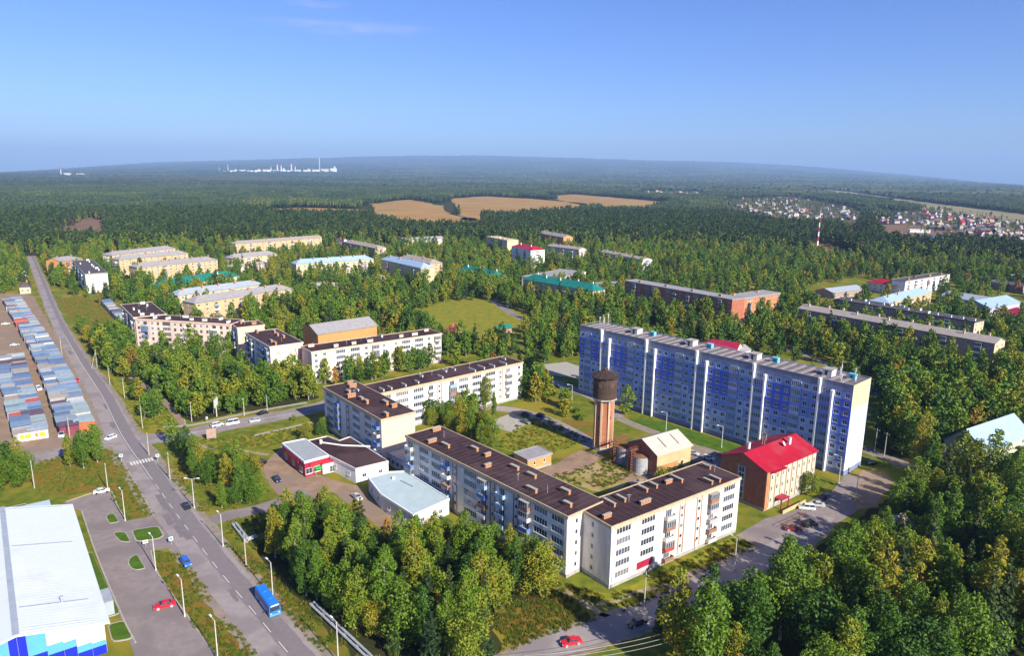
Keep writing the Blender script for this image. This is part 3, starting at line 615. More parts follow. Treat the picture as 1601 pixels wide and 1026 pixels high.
            tag(pb.build('felt_seams', M_rdark, ro), kind='stuff')
    else:
        o_ = .5; hl = min(D / 2 * .95, L / 2 - .5) if hipl and roof == 'hip' else -o_; hr = min(D / 2 * .95, L / 2 - .5) if hipr and roof == 'hip' else -o_
        A = [(-o_, -o_, h - .1), (L + o_, -o_, h - .1), (L + o_, D + o_, h - .1), (-o_, D + o_, h - .1)]; r0, r1 = (hl, D / 2, h + ridge), (L - hr, D / 2, h + ridge)
        b = MB()
        for dz, fl in ((0, 0), (-.14, 1)):
            q = [(p[0], p[1], p[2] + dz) for p in A]; s0, s1 = (r0[0], r0[1], r0[2] + dz), (r1[0], r1[1], r1[2] + dz)
            fs = [[q[0], q[1], s1, s0], [q[2], q[3], s0, s1]]
            if roof == 'hip':
                if hipl: fs.append([q[3], q[0], s0])
                if hipr: fs.append([q[1], q[2], s1])
            for f in fs: b.quad(f[::-1] if fl else f)
        n = len(A)
        for k in range(4):
            p, q = A[k], A[(k + 1) % 4]
            if (k == 1 and not (roof == 'hip' and hipr)) or (k == 3 and not (roof == 'hip' and hipl)): 
                s = r1 if k == 1 else r0
                for p_, q_ in ((p, s), (s, q)): b.quad([(p_[0], p_[1], p_[2] - .14), (q_[0], q_[1], q_[2] - .14), q_, p_])
            else: b.quad([(p[0], p[1], p[2] - .14), (q[0], q[1], q[2] - .14), q, p])
        ro = b.build('roof', roofm, t)
        gb = MB()
        if not (roof == 'hip' and hipl): gb.quad([(0, D, h), (0, 0, h), (0, D / 2, h + ridge - .3)])
        if not (roof == 'hip' and hipr): gb.quad([(L, 0, h), (L, D, h), (L, D / 2, h + ridge - .3)])
        if gb.f: gb.build('gable', endm or wall, t)
        for k in range(chim):
            vx = L * (k + .5) / chim + rr.uniform(-1.5, 1.5); s = rr.choice((-1, 1)); vy = D / 2 + s * D * .16; b = MB()
            b.box(-.45, .45, -.35, .35, -1.0, ridge * .35 + 1.3, 0); b.box(-.55, .55, -.45, .45, ridge * .35 + 1.3, ridge * .35 + 1.45, 1)
            b.build('chimney', [ventm, M_conc], ro, loc=(vx, vy, h + ridge * .55))
    if teeth:      # brick-work teeth below the roof line, too small to pick apart
        b = MB(); x = .2
        while x < L - .5: b.box(x, x + .5, -.06, 0, h - 1.25, h - .5); x += 1.0
        tag(b.build('frieze', M_frieze, t), kind='stuff')
    t['dims'] = [L, D, h]
    return t
def at(px, z): p = G(px[0], px[1], z); return (p.x, p.y)
def dirp(p, ang, d): return (p[0] + math.cos(ang) * d, p[1] + math.sin(ang) * d)
# ---- white corner block: two wings
PA, PB = at((635, 682), 16), at((888, 809), 16)
A1 = block('apartment_block', 'white brick five-storey wing with maroon flat roof facing the shop annex', 'apartment block', PA, PB, 12.6, 16.0, 5,
           {'F': 'b.mmbs.lbsb.sbmm', 'R': 'nn', 'L': 'ww'}, M_sil, vents=11, teeth=True, seed=3, ventsz=(2.8, .7, 1.0), balc=(0, 1, 0, 2, 6, 6, 3), plinth=1.0, rim=M_frieze)
PC, PD = at((956, 825), 15.8), at((1157, 748), 15.8)
A2 = block('apartment_block', 'sunlit white brick five-storey wing nearest the camera with maroon roof', 'apartment block', PC, PD, 12.4, 15.8, 5,
           {'F': 'mmBs.sBm', 'L': '..n..', 'R': 'w.w'}, M_sil, vents=11, teeth=True, seed=5, ventsz=(3.3, .55, .95), ventrot=True, balc=(0, 1, 3, 3, 5, 4), plinth=1.0, rim=M_frieze)
for s_, o_ in ((A1, 1), (A2, 2)):       # pale corner pilasters
    L, D, h = s_['dims']
    for x in ((.6, L - .6) if o_ == 1 else (.5, L * .48, L - .5)):
        b = MB(); b.box(-.5, .5, -.12, 0, .9, h - .45); b.build('pilaster', M_silw, s_, loc=(x, 0, 0))
# a dark red panelled loggia low on the sunny wing
b = MB(); b.box(0, 5.2, -.10, 0, 0, 1.9); b.build('loggia_panel', M_redd, A2, loc=(9.0, 0, 1.7))
# ---- mid courtyard L: two wings
PE, PF = at((506, 606), 16), at((596, 657), 16)
C1 = block('apartment_block', 'five-storey wing with blank peach end wall beside the shop', 'apartment block', PE, PF, 12.6, 16.0, 5,
           {'F': 'lb.slmb', 'L': 'ww'}, M_silw, vents=9, endm=M_peach, seed=8, balc=(0, 2, 6, 2, 1), teeth=True)
PG, PH_ = at((568, 622), 15.8), at((817, 567), 15.8)
C2 = block('apartment_block', 'long white five-storey block with dark roof behind the courtyard trees', 'apartment block', PG, PH_, 12.6, 15.8, 5,
           {'F': 'w.mlmbs.bmmlsb.w', 'R': 'w.w', 'L': ''}, M_sil, vents=14, ventm=M_sil, seed=9, teeth=True, ventsz=(3.6, .4, .75), ventrot=True)
# ---- left grove blocks
D0 = block('apartment_block', 'far short wing with maroon roof at the left end of grove blocks', 'apartment block', at((189, 477), 16), at((209, 497), 16), 16, 16.0, 5,
           {'F': 'wbwbwb', 'L': 'ww'}, M_peach2, vents=5, seed=12, ventm=M_white, rim=M_peach2)
D1 = block('apartment_block', 'pale pink five-storey panel block rising behind the roadside grove', 'apartment block', at((211, 498), 16), at((360, 507), 16), 12, 15.8, 5,
           {'F': 'wbwwmwwBwwwBww'}, M_peach2, vents=8, seed=13, ventm=M_white, rim=M_peach, frame=M_framew)
D1b = block('apartment_block', 'short pale block with sunlit pink end wall right of grove panel block', 'apartment block', at((362, 506), 15.6), at((371, 513), 15.6), 13.5, 15.6, 5,
           {'F': 'b'}, M_peach2, vents=2, seed=14, endm=M_peach, rim=M_peach)
D2 = block('apartment_block', 'five-storey block with sunburst mural on its cream end wall', 'apartment block', at((384, 521), 16), at((422, 543), 16), 15.4, 16.0, 5,
           {'F': 'bBmBB'}, M_silw, vents=6, seed=15, endm=M_peach2, rim=M_peach2, glz=.8, balc=(0, 2, 6, 0))
L, D, h = D2['dims']
for k in range(5):      # mural rays and sun on the right end wall
    an = math.radians(6 + k * 24); b = MB(); b.box(1.8, 7.6 + .5 * (k % 2), -.14, .14, 0, .05)
    o = b.build('mural_ray', mat('mural_brown', (.25, .16, .10), None, 1), D2, loc=(L + .03, D - 2.2, 6.2)); o.rotation_euler = Matrix(((0, 0, 1), (-math.cos(an), -math.sin(an), 0), (math.sin(an), -math.cos(an), 0))).to_euler()
b = MB(); b.cyl(0, 0, 0, .06, 1.3, 1.3, 16); o = b.build('mural_sun', M_syel, D2, loc=(L + .02, D - 2.2, 6.2)); o.rotation_euler = (0, math.pi / 2, 0)
fc = bpy.data.curves.new('mural_number', 'FONT'); fc.body = '90'; fc.size = 2.6; fc.extrude = .03; fc.materials.append(mat('mural_grey', (.30, .27, .26), None, 1))
fo = bpy.data.objects.new('f', fc); COL.objects.link(fo); bpy.context.view_layer.update(); fm_ = bpy.data.meshes.new_from_object(fo.evaluated_get(bpy.context.evaluated_depsgraph_get())); bpy.data.objects.remove(fo)
o = obj('mural_number', fm_, D2, (L + .05, 2.6, 11.6)); o.rotation_euler = (math.pi / 2, 0, math.pi / 2)
D3 = block('apartment_block', 'long pale pink block with dark roof beside orange gym', 'apartment block', at((487, 551), 15), at((690, 522), 15), 12.5, 15.0, 5,
           {'F': 'ww.mmwbw.wmmwb', 'L': '.'}, M_peach2, vents=8, seed=16, rim=M_peach, ventm=M_peach2)
gym = block('school_gym', 'orange rendered school gym with pale grey sheet roof', 'gym', at((497, 523), 15), at((589, 509), 15), 17, 15.0, 2, {'F': 'wwwwwww', 'L': '.'}, M_orange, 'gable', M_slate, ridge=3.6, seed=17)
kg = block('low_house', 'low crimson-roofed pavilion below the mural wall', 'pavilion', at((440, 583), 4), at((470, 577), 4), 9, 4.0, 1, {'F': 'www'}, M_brickd, 'hip', M_redd, ridge=3)
# ---- low brick outbuilding and boiler house
hut = block('brick_outbuilding', 'small orange brick outbuilding with grey roof in courtyard', 'outbuilding', at((825, 720), 4.2), at((862, 709), 4.2), 7.2, 4.2, 1, {'F': '.n.n.', 'L': '.'}, M_orange, 'flat', M_slate, seed=21, rim=M_slate, detail=False)
boil = block('boiler_house', 'brick boiler house with beige gable roof beside the tanks', 'boiler house', at((1028, 712), 7.6), at((1081, 696), 7.6), 13.5, 7.6, 1, {'F': '.n.n..', 'L': '.'}, M_yel2, 'gable', M_sand, ridge=3.4, endm=M_brickd, seed=22)
L, D, h = boil['dims']
b = MB(); b.box(-.2, .2, -.1, .1, 0, .12); 
for x in (L * .35, L * .72): MB.box(b_ := MB(), -.12, .12, -2.3, 2.3, 0, .1); b_.build('roof_batten', M_rdark, boil, loc=(x, D * .27, h + 1.95)).rotation_euler = (math.atan2(3.4, D / 2 + .5), 0, 0)
b = MB(); b.box(0, 1.6, -.06, 0, 0, 2.3); b.build('door', M_rdark, boil, loc=(L * .62, 0, .02))
b = MB(); b.box(0, L * .5, -.035, 0, 0, 2.6); b.build('bare_brick_patch', M_brick, boil, loc=(L * .12, 0, .9))
# ---- red-roofed brick building
PK0, PK1 = at((1199, 738), 12.4), at((1277, 705), 12.4)
kd = math.atan2(PK1[1] - PK0[1], PK1[0] - PK0[0])
RB = block('office_building', 'three-storey brick building with bright crimson gable roof', 'office building', PK0, PK1, 15.5, 12.4, 3, {'F': '.wwwwwwwww', 'L': ''}, M_sand, 'gable', M_red, ridge=3.2, endm=M_brickd, seed=31, chim=2, ventm=M_white)
L, D, h = RB['dims']
sl_ = math.atan2(3.2, D / 2 + .5)
for k in range(int(L / 1.3)):
    b = MB(); b.box(-.03, .03, .05, (D / 2 + .5) / math.cos(sl_) - .05, .0, .06); o = b.build('roof_seam', M_red, RB, loc=(-.4 + k * 1.3, -.5, h - .1)); o.rotation_euler = (sl_, 0, 0)
b = MB(); b.box(0, 1.4, -.25, 0, .2, h - .2); b.build('corner_pier', M_brick, RB, loc=(0.02, 0, 0))
for k in range(9):
    b = MB(); b.box(0, .55, -.22, 0, .9, h - .5); b.build('pilaster', M_yel, RB, loc=(2.0 + k * (L - 2.6) / 8.6, 0, 0))
for k in range(5):
    obj('stair_pane', win_mesh(1.9, 1.9, 2, k % 3), RB, (-.17, D * .52 + .95, 1.4 + k * 2.0), -math.pi / 2)
b = MB(); b.box(-.14, 0, -1.35, -1.0, 1, 11.8); b.box(-.14, 0, 1.0, 1.35, 1, 11.8); b.build('stair_frame', M_conc, RB, loc=(-.01, D * .52, 0))
b = MB(); b.box(0, 6.5, -1.6, 0, h - .45, h - .2); b.build('eaves_canopy', M_red, RB, loc=(1.6, 0, 0))
b = MB(); b.box(0, 4.2, -2.6, 0, 2.9, 3.15); b.box(.1, .35, -2.5, -2.25, 0, 2.9); b.box(3.8, 4.05, -2.5, -2.25, 0, 2.9); b.build('porch', M_redd, RB, loc=(5, 0, 0))
b = MB(); b.box(0, 12, -.2, 0, 0, 1.1); b.build('terrace_wall', M_yel2, RB, loc=(3, -4.2, 0))
b = MB(); b.cyl(0, 0, 0, .12, .75, .75, 16); o = b.build('dish', M_white, RB, loc=(L * .62, 5.2, h + 3.0)); o.rotation_euler = (1.0, .2, .3)
b = MB(); b.box(-1.9, 1.9, -.06, .06, 2.0, 2.5); b.box(-1.9, 1.9, -.06, .06, 3.3, 3.7); b.box(-1.9, -1.4, -.06, .06, 2.5, 3.3); b.box(1.4, 1.9, -.06, .06, 2.5, 3.3); b.box(-1, -.85, -.05, .05, -.6, 2); b.box(.85, 1, -.05, .05, -.6, 2)
b.build('rooftop_sign', M_conc, RB, loc=(L * .42, D / 2 + 1, h + 3.0), rz=.9)
# ---- the blue nine-storey panel high-rise
P0, P1 = G(904, 614), G(1318, 745); N9 = thing('high_rise', 'blue nine-storey panel high-rise with white vertical fins and sunlit end wall', 'high-rise', P0, math.atan2((P1 - P0).y, (P1 - P0).x))
L9, D9, H9, FL = (P1 - P0).length, 13.5, 30.2, 9; fh9 = 2.96; z9 = 1.6
u = (P1 - P0).normalized(); v = Vector((-u.y, u.x, 0)); fp9 = [P0, P1, P1 + v * D9, P0 + v * D9]; FP.append([(p.x, p.y) for p in fp9]); add_clear(fp9, 3)
code = ['w', 'b', 'w', 'w'] + ['L', 'w', 'w', 'w', 'b', 'w', 'w'] * 4 + ['L', 'w', 'w']; wid = {'w': 3.05, 'b': 3.5, 'L': 4.3}
tot = sum(wid[c] for c in code); kx = L9 / tot
PC9 = {}
def panel9(w, h, m, hole=True):
    key = (round(w, 3), m.name, hole, h)
    if key not in PC9:
        g_ = .035; b = MB()
        hl = [(w / 2 - .75, w / 2 + .75, .85, 2.3)] if hole else []
        f = facade_mesh(w - 2 * g_, g_, h - g_, [(q[0] - g_, q[1] - g_, q[2], q[3]) for q in hl], .16); b = f
        b.v = [(p[0] + g_, p[1], p[2]) for p in b.v]
        b.quad([(g_, 0, h - g_), (w - g_, 0, h - g_), (w - g_, .1, h - g_), (g_, .1, h - g_)]); b.quad([(g_, 0, g_), (g_, .1, g_), (w - g_, .1, g_), (w - g_, 0, g_)])
        b.quad([(g_, 0, g_), (g_, 0, h - g_), (g_, .1, h - g_), (g_, .1, g_)]); b.quad([(w - g_, 0, g_), (w - g_, .1, g_), (w - g_, .1, h - g_), (w - g_, 0, h - g_)])
        PC9[key] = b.mesh('panel', [m])
    return PC9[key]
core = MB(); core.box(.15, L9 - .15, .16, D9 - .16, 0, H9 - .3); core.build('core_wall', M_seam, N9)
b = MB(); b.box(-.05, L9 + .05, -.02, D9 + .05, 0, z9 - .02); b.build('plinth', mat('blue_plinth', (.20, .24, .40), None, .6), N9)
x = 0.0; r9 = random.Random(4); nthree = 0; n_w = 0
for ci, c in enumerate(code):
    w = wid[c] * kx
    prev3 = c == 'w' and ci >= 4 and ((ci - 4) % 7) in (1, 2, 3)
    for fl in range(FL):
        z = z9 + fl * fh9
        deep = (prev3 and 5 <= fl <= 7) or (ci < 4 and 5 <= fl <= 7)
        m = M_p_deep if deep else (M_p_mid if (fl in (5, 6, 7) or (prev3 and fl >= 3) or c == 'b' or r9.random() < .12) else M_p_pale)
        if c == 'w':
            obj('panel', panel9(w, fh9, m), N9, (x, 0, z))
            if n_w < 330: obj('window', win_mesh(1.5, 1.45, 2, r9.choice((0, 0, 1))), N9, (x + w / 2 - .75, .02, z + .85)); n_w += 1
        else:
            # recessed loggia: parapet, glazing behind
            b_key = ('log', c, round(w, 2), r9.choice((0, 1, 2)))
            if b_key not in PC9:
                b = MB(); y0 = -.25 if c == 'b' else .0
                b.box(.06, w - .06, y0, y0 + .12, .05, 1.15, 0); b.box(.06, w - .06, y0 + .03, y0 + .07, 1.15, 2.55, 1); b.box(.04, w - .04, y0, .14, 2.55, fh9 - .02, 0)
                for q in range(6):
                    xq = .06 + (w - .20) * q / 5; b.box(xq, xq + .08, y0 - .01, y0 + .1, 1.15, 2.55, 2)
                b.box(.03, .06, y0, .14, .02, 2.6, 0); b.box(w - .06, w - .03, y0, .14, .02, 2.6, 0)
                PC9[b_key] = b.mesh('loggia', [(M_p_mid, mat('balcony_sky', (.30, .44, .62), None, 1), M_p_pale)[b_key[3]], M_gl_log, M_frame])
            obj('loggia', PC9[b_key], N9, (x, 0, z))
    # attic band panel
    obj('attic_panel', panel9(w, H9 + .5 - (z9 + FL * fh9), M_p_top, False), N9, (x, -.01, z9 + FL * fh9))
    if c == 'L':
        for k, (xx, top) in enumerate(((x - .28, H9 + .7), (x + w - .28, H9 - 2.3))):
            b = MB(); b.box(0, .56, -1.15, .02, 0, top - 2.2); b.box(-.12, .68, -1.3, .02, top - 2.2, top); b.build('fin', M_white, N9, loc=(xx, 0, 0))
    x += w
for k in range(4):      # end wall panels
    w = D9 / 4
    for fl in range(FL + 1):
        m = M_p_sand if fl >= 7 else (M_p_sky if fl >= 4 else M_p_white); hh = fh9 if fl < FL else H9 + .5 - (z9 + FL * fh9)
        obj('end_panel', panel9(w, hh, m, False), N9, (L9, w * k, z9 + fl * fh9), math.pi / 2)
        if fl < 9: obj('end_panel', panel9(w, fh9, M_p_pale, False), N9, (0, D9 - w * k, z9 + fl * fh9), -math.pi / 2)
b = MB(); b.box(0, L9, D9 - .16, D9, z9, H9 + .2); b.build('rear_wall', M_p_pale, N9)
b = MB(); b.box(.1, L9 - .1, .12, D9 - .12, H9 - .3, H9); ro9 = b.build('roof', mat('grey_roof_deck', (.17, .145, .15), (.12, .105, .11), .4, .9, 8), N9)
b = MB()
for q in ((0, L9, -.1, .14), (0, L9, D9 - .1, D9 + .1), (-.1, .1, .14, D9 - .1), (L9 - .1, L9 + .1, .14, D9 - .1)): b.box(*q, H9 + .5, H9 + .62)
b.build('parapet', M_conc, N9)
k = 0; x = 2
while x < L9 - 3:       # ribbed roof slabs
    b = MB(); b.box(0, 1.1, 0, D9 - 1.6, 0, .28); o = b.build('roof_slab', mat('pale_roof_slab', (.30, .26, .25), (.22, .19, .19), .6), ro9, loc=(x, .8, H9)); x += 3.4
for k, xf in enumerate((.2, .43, .66, .89)):
    b = MB(); b.box(0, 3.2, 0, 3.4, 0, 2.2, 0); b.box(-.25, 3.45, -.25, 3.65, 2.2, 2.4, 1); b.box(.9, 1.8, -.03, 0, .1, 1.9, 2)
    b.build('lift_house', [M_silw, M_conc, M_rdark], ro9, loc=(L9 * xf, 5.6, H9))
    b = MB(); b.box(0, 2.2, 0, 1.6, 0, 1.9, 0); b.box(.5, 1.6, -.02, 0, .5, 1.4, 1); b.build('hatch_box', [M_turq, M_glass[1]], ro9, loc=(L9 * xf + 7.5, 8.2, H9))
for k in range(9):
    b = MB(); hh = r9.uniform(2.5, 6.5); b.tube((0, 0, 0), (0, 0, hh), .09, .05); b.tube((-.7, 0, hh - .4), (.7, 0, hh - .4), .04); b.box(-.15, .15, -.12, .12, hh * .6, hh * .6 + 1.2)
    b.build('antenna', M_white, ro9, loc=((1.5 + k * 1.3, D9 - 2.5 + (k % 2), H9) if k < 4 else (L9 - 2 - (k - 4) * 1.6, 3 + (k % 3) * 3.2, H9)))
# ---- water tower
wt = thing('water_tower', 'tall octagonal brick water tower with dark wooden drum', 'water tower', G(942, 701)); add_clear([(wt.location.x + dx, wt.location.y + dy) for dx, dy in ((-6, -6), (6, -6), (6, 6), (-6, 6))])
b = MB(); b.cyl(0, 0, 0, 1.3, 3.75, 3.6, 8, ph=.39); b.build('plinth', M_conc, wt)
b = MB(); b.cyl(0, 0, 1.3, 18.0, 3.4, 3.1, 8, ph=.39); b.build('shaft', mat('tower_brick', (.42, .165, .085), (.33, .125, .065), .8, .9, 8, c3=(.30, .12, .07), s3=.5, streak=.2), wt)
for k in range(8):
    an = .39 + k * math.pi / 4; b = MB(); b.v = []
    b.prism([(2.85, -.3), (3.56, -.3), (3.56, .3), (2.85, .3)], 1.3, 18.0); o = b.build('pilaster', mat('pale_brick_pilaster', (.60, .42, .27), (.50, .34, .21), .8, .9, 8), wt, rz=an)
for k in range(8):
    for z in (5, 11.5):
        b = MB(); b.box(2.86, 2.99, -.3, .3, z, z + 1.1)
        if k % 2: b.build('slit_window', M_rdark, wt, rz=k * math.pi / 4)
b = MB(); b.cyl(0, 0, 18.0, 18.5, 3.4, 4.35, 8, ph=.39); b.cyl(0, 0, 18.5, 19.0, 4.45, 4.45, 8, ph=.39); b.build('cornice', M_conc, wt)
b = MB(); b.cyl(0, 0, 19.0, 27.0, 4.0, 4.05, 12); b.build('drum', M_wood, wt)
for k in range(48):
    b = MB(); b.box(3.93, 4.12, -.2, .2, 19.0, 26.9); b.build('plank', M_wood, wt, rz=(k + .5) * math.pi / 24)
for z in (20.6, 23.2, 25.6):
    b = MB()
    for k in range(12):
        a0, a1 = k * math.pi / 6, (k + 1) * math.pi / 6; b.tube((4.16 * math.cos(a0), 4.16 * math.sin(a0), z), (4.16 * math.cos(a1), 4.16 * math.sin(a1), z), .07)
    b.build('hoop', M_rdark, wt)
for k in range(6):
    obj('window', win_mesh(.9, 1.2, 2, 0, M_framew), wt, (4.2 * math.cos(k * math.pi / 3 - .11), 4.2 * math.sin(k * math.pi / 3 - .11), 23.6), k * math.pi / 3 + math.pi / 2)
b = MB(); n = 12
for k in range(n):
    a0, a1 = k * 2 * math.pi / n, (k + 1) * 2 * math.pi / n; p, q = (5.1 * math.cos(a0), 5.1 * math.sin(a0), 26.7), (5.1 * math.cos(a1), 5.1 * math.sin(a1), 26.7)
    b.quad([p, q, (.9 * math.cos(a1), .9 * math.sin(a1), 28.7), (.9 * math.cos(a0), .9 * math.sin(a0), 28.7)]); b.quad([q, p, (0, 0, 26.6)])
rt = b.build('roof', M_towerroof, wt)
for k in range(n):
    a0 = k * 2 * math.pi / n; b = MB(); b.tube((5.1 * math.cos(a0), 5.1 * math.sin(a0), 26.73), (.9 * math.cos(a0), .9 * math.sin(a0), 28.73), .09); b.build('roof_rib', M_wood, rt)
b = MB(); b.cyl(0, 0, 28.6, 29.3, .9, .9, 12); b.cyl(0, 0, 29.3, 29.7, 1.1, .1, 12); b.build('roof_lantern', M_wood, rt)
# ---- tanks and rusty ladder frames
for px, lab, r_, hh in (((1001, 738), 'right galvanised tank with pale rim beside boiler house', 2.5, 5.6), ((975, 722), 'left galvanised tank in shade below the tower', 2.5, 5.4)):
    t = thing('storage_tank', lab, 'tank', G(*px), group='tanks by the boiler house'); add_clear([(t.location.x + dx, t.location.y + dy) for dx, dy in ((-4, -4), (4, -4), (4, 4), (-4, 4))])
    b = MB(); b.cyl(0, 0, .3, hh, r_, r_, 24); b.build('shell', M_tank, t)
    for z in (.5, 1.6, 2.8, 4.0, hh - .1): b = MB(); b.cyl(0, 0, z, z + .1, r_ + .04, r_ + .04, 24); b.build('band', M_conc, t)
    b = MB(); b.cyl(0, 0, hh, hh + .5, r_ + .05, .3, 24); b.build('lid', M_rust, t)
    b = MB(); b.cyl(0, 0, 0, .3, r_ + .5, r_ + .5, 24); b.build('base', M_conc, t)
for px, lab in (((985, 738), 'rusty lattice frame between the two tanks'), ((958, 722), 'rusty lattice frame left of the tanks')):
    t = thing('lattice_frame', lab, 'frame', G(*px), .7, group='rusty frames by the tanks')
    for sx in (-.9, .9):
        for sy in (-.9, .9): b = MB(); b.tube((sx, sy, 0), (sx, sy, 7.2), .11); b.build('post', M_rust, t)
    for k in range(7):
        b = MB(); z = .8 + k
        for p, q in (((-.9, -.9), (.9, -.9)), ((.9, -.9), (.9, .9)), ((.9, .9), (-.9, .9)), ((-.9, .9), (-.9, -.9))): b.tube((*p, z), (*q, z), .08); b.tube((*p, z), (*q, z + .9), .05)
        b.build('brace', M_rust, t)
    b = MB(); b.box(-.6, 6.5, -.5, .5, 7.1, 7.3)
    for k in range(8): b.tube((-.5 + k * .95, -.5, 7.2), (-.5 + k * .95, -.5, 8.1), .05); b.tube((-.5 + k * .95, .5, 7.2), (-.5 + k * .95, .5, 8.1), .05)
    b.tube((-.6, -.5, 8.1), (6.5, -.5, 8.1), .06); b.tube((-.6, .5, 8.1), (6.5, .5, 8.1), .06); b.build('catwalk', M_rust, t)
rc = random.Random(9)
for k in range(8):
    p = G(985 + 4.6 * k + rc.uniform(-1, 1), rc.uniform(752, 766)); b = MB(); b.box(-.7, .7, -.4, .4, 0, rc.uniform(.4, 1.1)); b.build('lid', M_conc, o := thing('scrap_crate', 'pale scrap box below the right tank, %s from the left' % ('first', 'second', 'third', 'fourth', 'fifth', 'sixth', 'seventh', 'last')[k], 'crate', p, rc.uniform(0, 3), group='scrap boxes below the tanks'))
    b = MB(); b.box(-.75, .75, -.45, .45, -.05, .12); b.build('pallet', M_wood, o)
# ---- shop and its annexes
def poly_house(name, label, cat, pxs, h, wall, roofm, rim, z=None):
    P = [G(*p, h) for p in pxs]; c = sum(P, Vector()) / len(P); c.z = 0
    t = thing(name, label, cat, c); Q = [(p.x - c.x, p.y - c.y) for p in P]
    ar = sum(Q[i][0] * Q[(i + 1) % len(Q)][1] - Q[(i + 1) % len(Q)][0] * Q[i][1] for i in range(len(Q)))
    if ar < 0: Q.reverse()
    add_clear([(c.x + q[0], c.y + q[1]) for q in Q], 1.5); FP.append([(c.x + q[0], c.y + q[1]) for q in Q])
    b = MB(); b.prism(Q, 0, h - .06); b.build('wall', wall, t)
    b = MB(); b.prism([(q[0] * .995, q[1] * .995) for q in Q], h - .05, h + .02); ro = b.build('roof', roofm, t)
    b = MB()
    for i in range(len(Q)):
        p, q = Vector(Q[i]), Vector(Q[(i + 1) % len(Q)]); b.obox((p + q) / 2, math.atan2(q.y - p.y, q.x - p.x), (q - p).length + .2, .34, h - .45, h + .3)
    b.build('parapet', rim, t)
    return t, Q, ro
def front_windows(t, Q, i, h, n, w, hh, zb, fm=None):
    p, q = Vector(Q[i]), Vector(Q[(i + 1) % len(Q)]); d = q - p; an = math.atan2(d.y, d.x)
    nn = Vector((d.y, -d.x)).normalized() * .12
    for k in range(n):
        c = p + d * ((k + .5) / n) - d.normalized() * w / 2 + nn; obj('window', win_mesh(w, hh, 2, k % 2, fm), t, (c.x, c.y, zb), an)
M_shoproof = mat('shop_grey_roof', (.34, .36, .37), (.30, .315, .325), .3, .8, 6)
sh, Q, ro = poly_house('shop', 'low shop with grey flat roof and red sign boards', 'shop', [(441, 694), (477, 687), (513, 713), (476, 723)], 5.2, M_redd, M_shoproof, M_white)
for i in range(len(Q)): front_windows(sh, Q, i, 5.2, 3, 2.2, 2.0, .9)
for i in range(len(Q)):
    p, q = Vector(Q[i]), Vector(Q[(i + 1) % len(Q)]); b = MB(); b.obox((p + q) / 2 + Vector(((q - p).y, -(q - p).x)).normalized() * .3, math.atan2((q - p).y, (q - p).x), (q - p).length * .55, .15, 3.3, 4.3)
    b.build('sign_board', M_sred if i != 2 else M_white, sh)
ma, Q, ro = poly_house('market_hall', 'low market hall with patchy maroon felt roof and white walls', 'market hall', [(481, 690), (512, 683), (530, 690), (547, 684), (607, 722), (556, 734), (514, 713)], 4.8, M_white, M_bit, M_silw)
for i in range(len(Q)): front_windows(ma, Q, i, 4.8, 2, 1.4, 1.2, 1.6)
b = MB(); b.tube((-8, 4, .4), (0, 1.5, .4), .28, n=8); b.tube((0, 1.5, .4), (9, 1, .4), .28, n=8); b.tube((-8, 4, 0), (-8, 4, 1.3), .5, n=8); b.tube((9, 1, 0), (9, 1, .6), .3, n=8); b.build('vent_duct', M_white, ro, loc=(0, 0, 4.85))
kp = thing('kiosk_porch', 'red and white entrance porch with green awning beside shop', 'porch', G(516, 735), .65)
b = MB(); b.box(-3.2, 3.2, -2, 2, 0, 3.4); b.build('wall', M_white, kp)
b = MB(); b.box(-3.4, 3.4, -2.2, 2.2, 3.4, 3.9); b.build('roof', M_sred, kp)
b = MB(); b.box(-5.6, -3.3, -2.4, -.4, 2.3, 2.55); b.tube((-5.5, -2.3, 0), (-5.5, -2.3, 2.3), .06); b.tube((-5.5, -.5, 0), (-5.5, -.5, 2.3), .06); b.build('awning', M_sgreen, kp)
obj('door', win_mesh(1.8, 2.2, 2, 1), kp, (-.9, -2.12, .1))
bx = thing('transformer_box', 'small white service box beside the market wall', 'service box', G(541, 741), .65)
b = MB(); b.box(-1.6, 1.6, -1.6, 1.6, 0, 3); b.build('wall', M_white, bx); b = MB(); b.box(-1.8, 1.8, -1.8, 1.8, 3, 3.2); b.build('roof', M_metal, bx); b = MB(); b.box(-.6, .6, -1.65, -1.6, 0, 2); b.build('door', M_metal, bx)
an, Q, ro = poly_house('store_annex', 'single-storey annex with pale mint roof below white block', 'annex', [(576, 748), (609, 739), (634, 738), (702, 781), (646, 806), (596, 774)], 4.6, M_silw, M_mint, M_white)
for i in range(len(Q)): front_windows(an, Q, i, 4.6, 4 if i in (2, 3, 4) else 2, 1.3, 1.3, 1.4)
b = MB(); b.box(-3, 3, -.1, .1, 0, .35); b.build('roof_step', M_metal, ro, loc=(1.5, 2.5, 4.6), rz=-.75)
b = MB(); b.box(-.4, .4, -.4, .4, 0, .7); b.build('roof_vent', M_white, ro, loc=(-3, 6, 4.6))
lk = thing('link_building', 'dark blue shaded link between the two corner blocks', 'building', Vector((*at((612, 716), 4.2), 0)), math.atan2(PB[1] - PA[1], PB[0] - PA[0]))
b = MB(); b.box(-5, 6, 1.2, 8, 0, 4.2); b.build('wall', M_silw, lk); b = MB(); b.box(-5.2, 6.2, 1, 8.2, 4.2, 4.5); b.build('roof', M_shoproof, lk)
for k in range(4): obj('window', win_mesh(1.8, 1.6, 2, 1), lk, (-4.4 + k * 2.6, 1.08, 1.2))
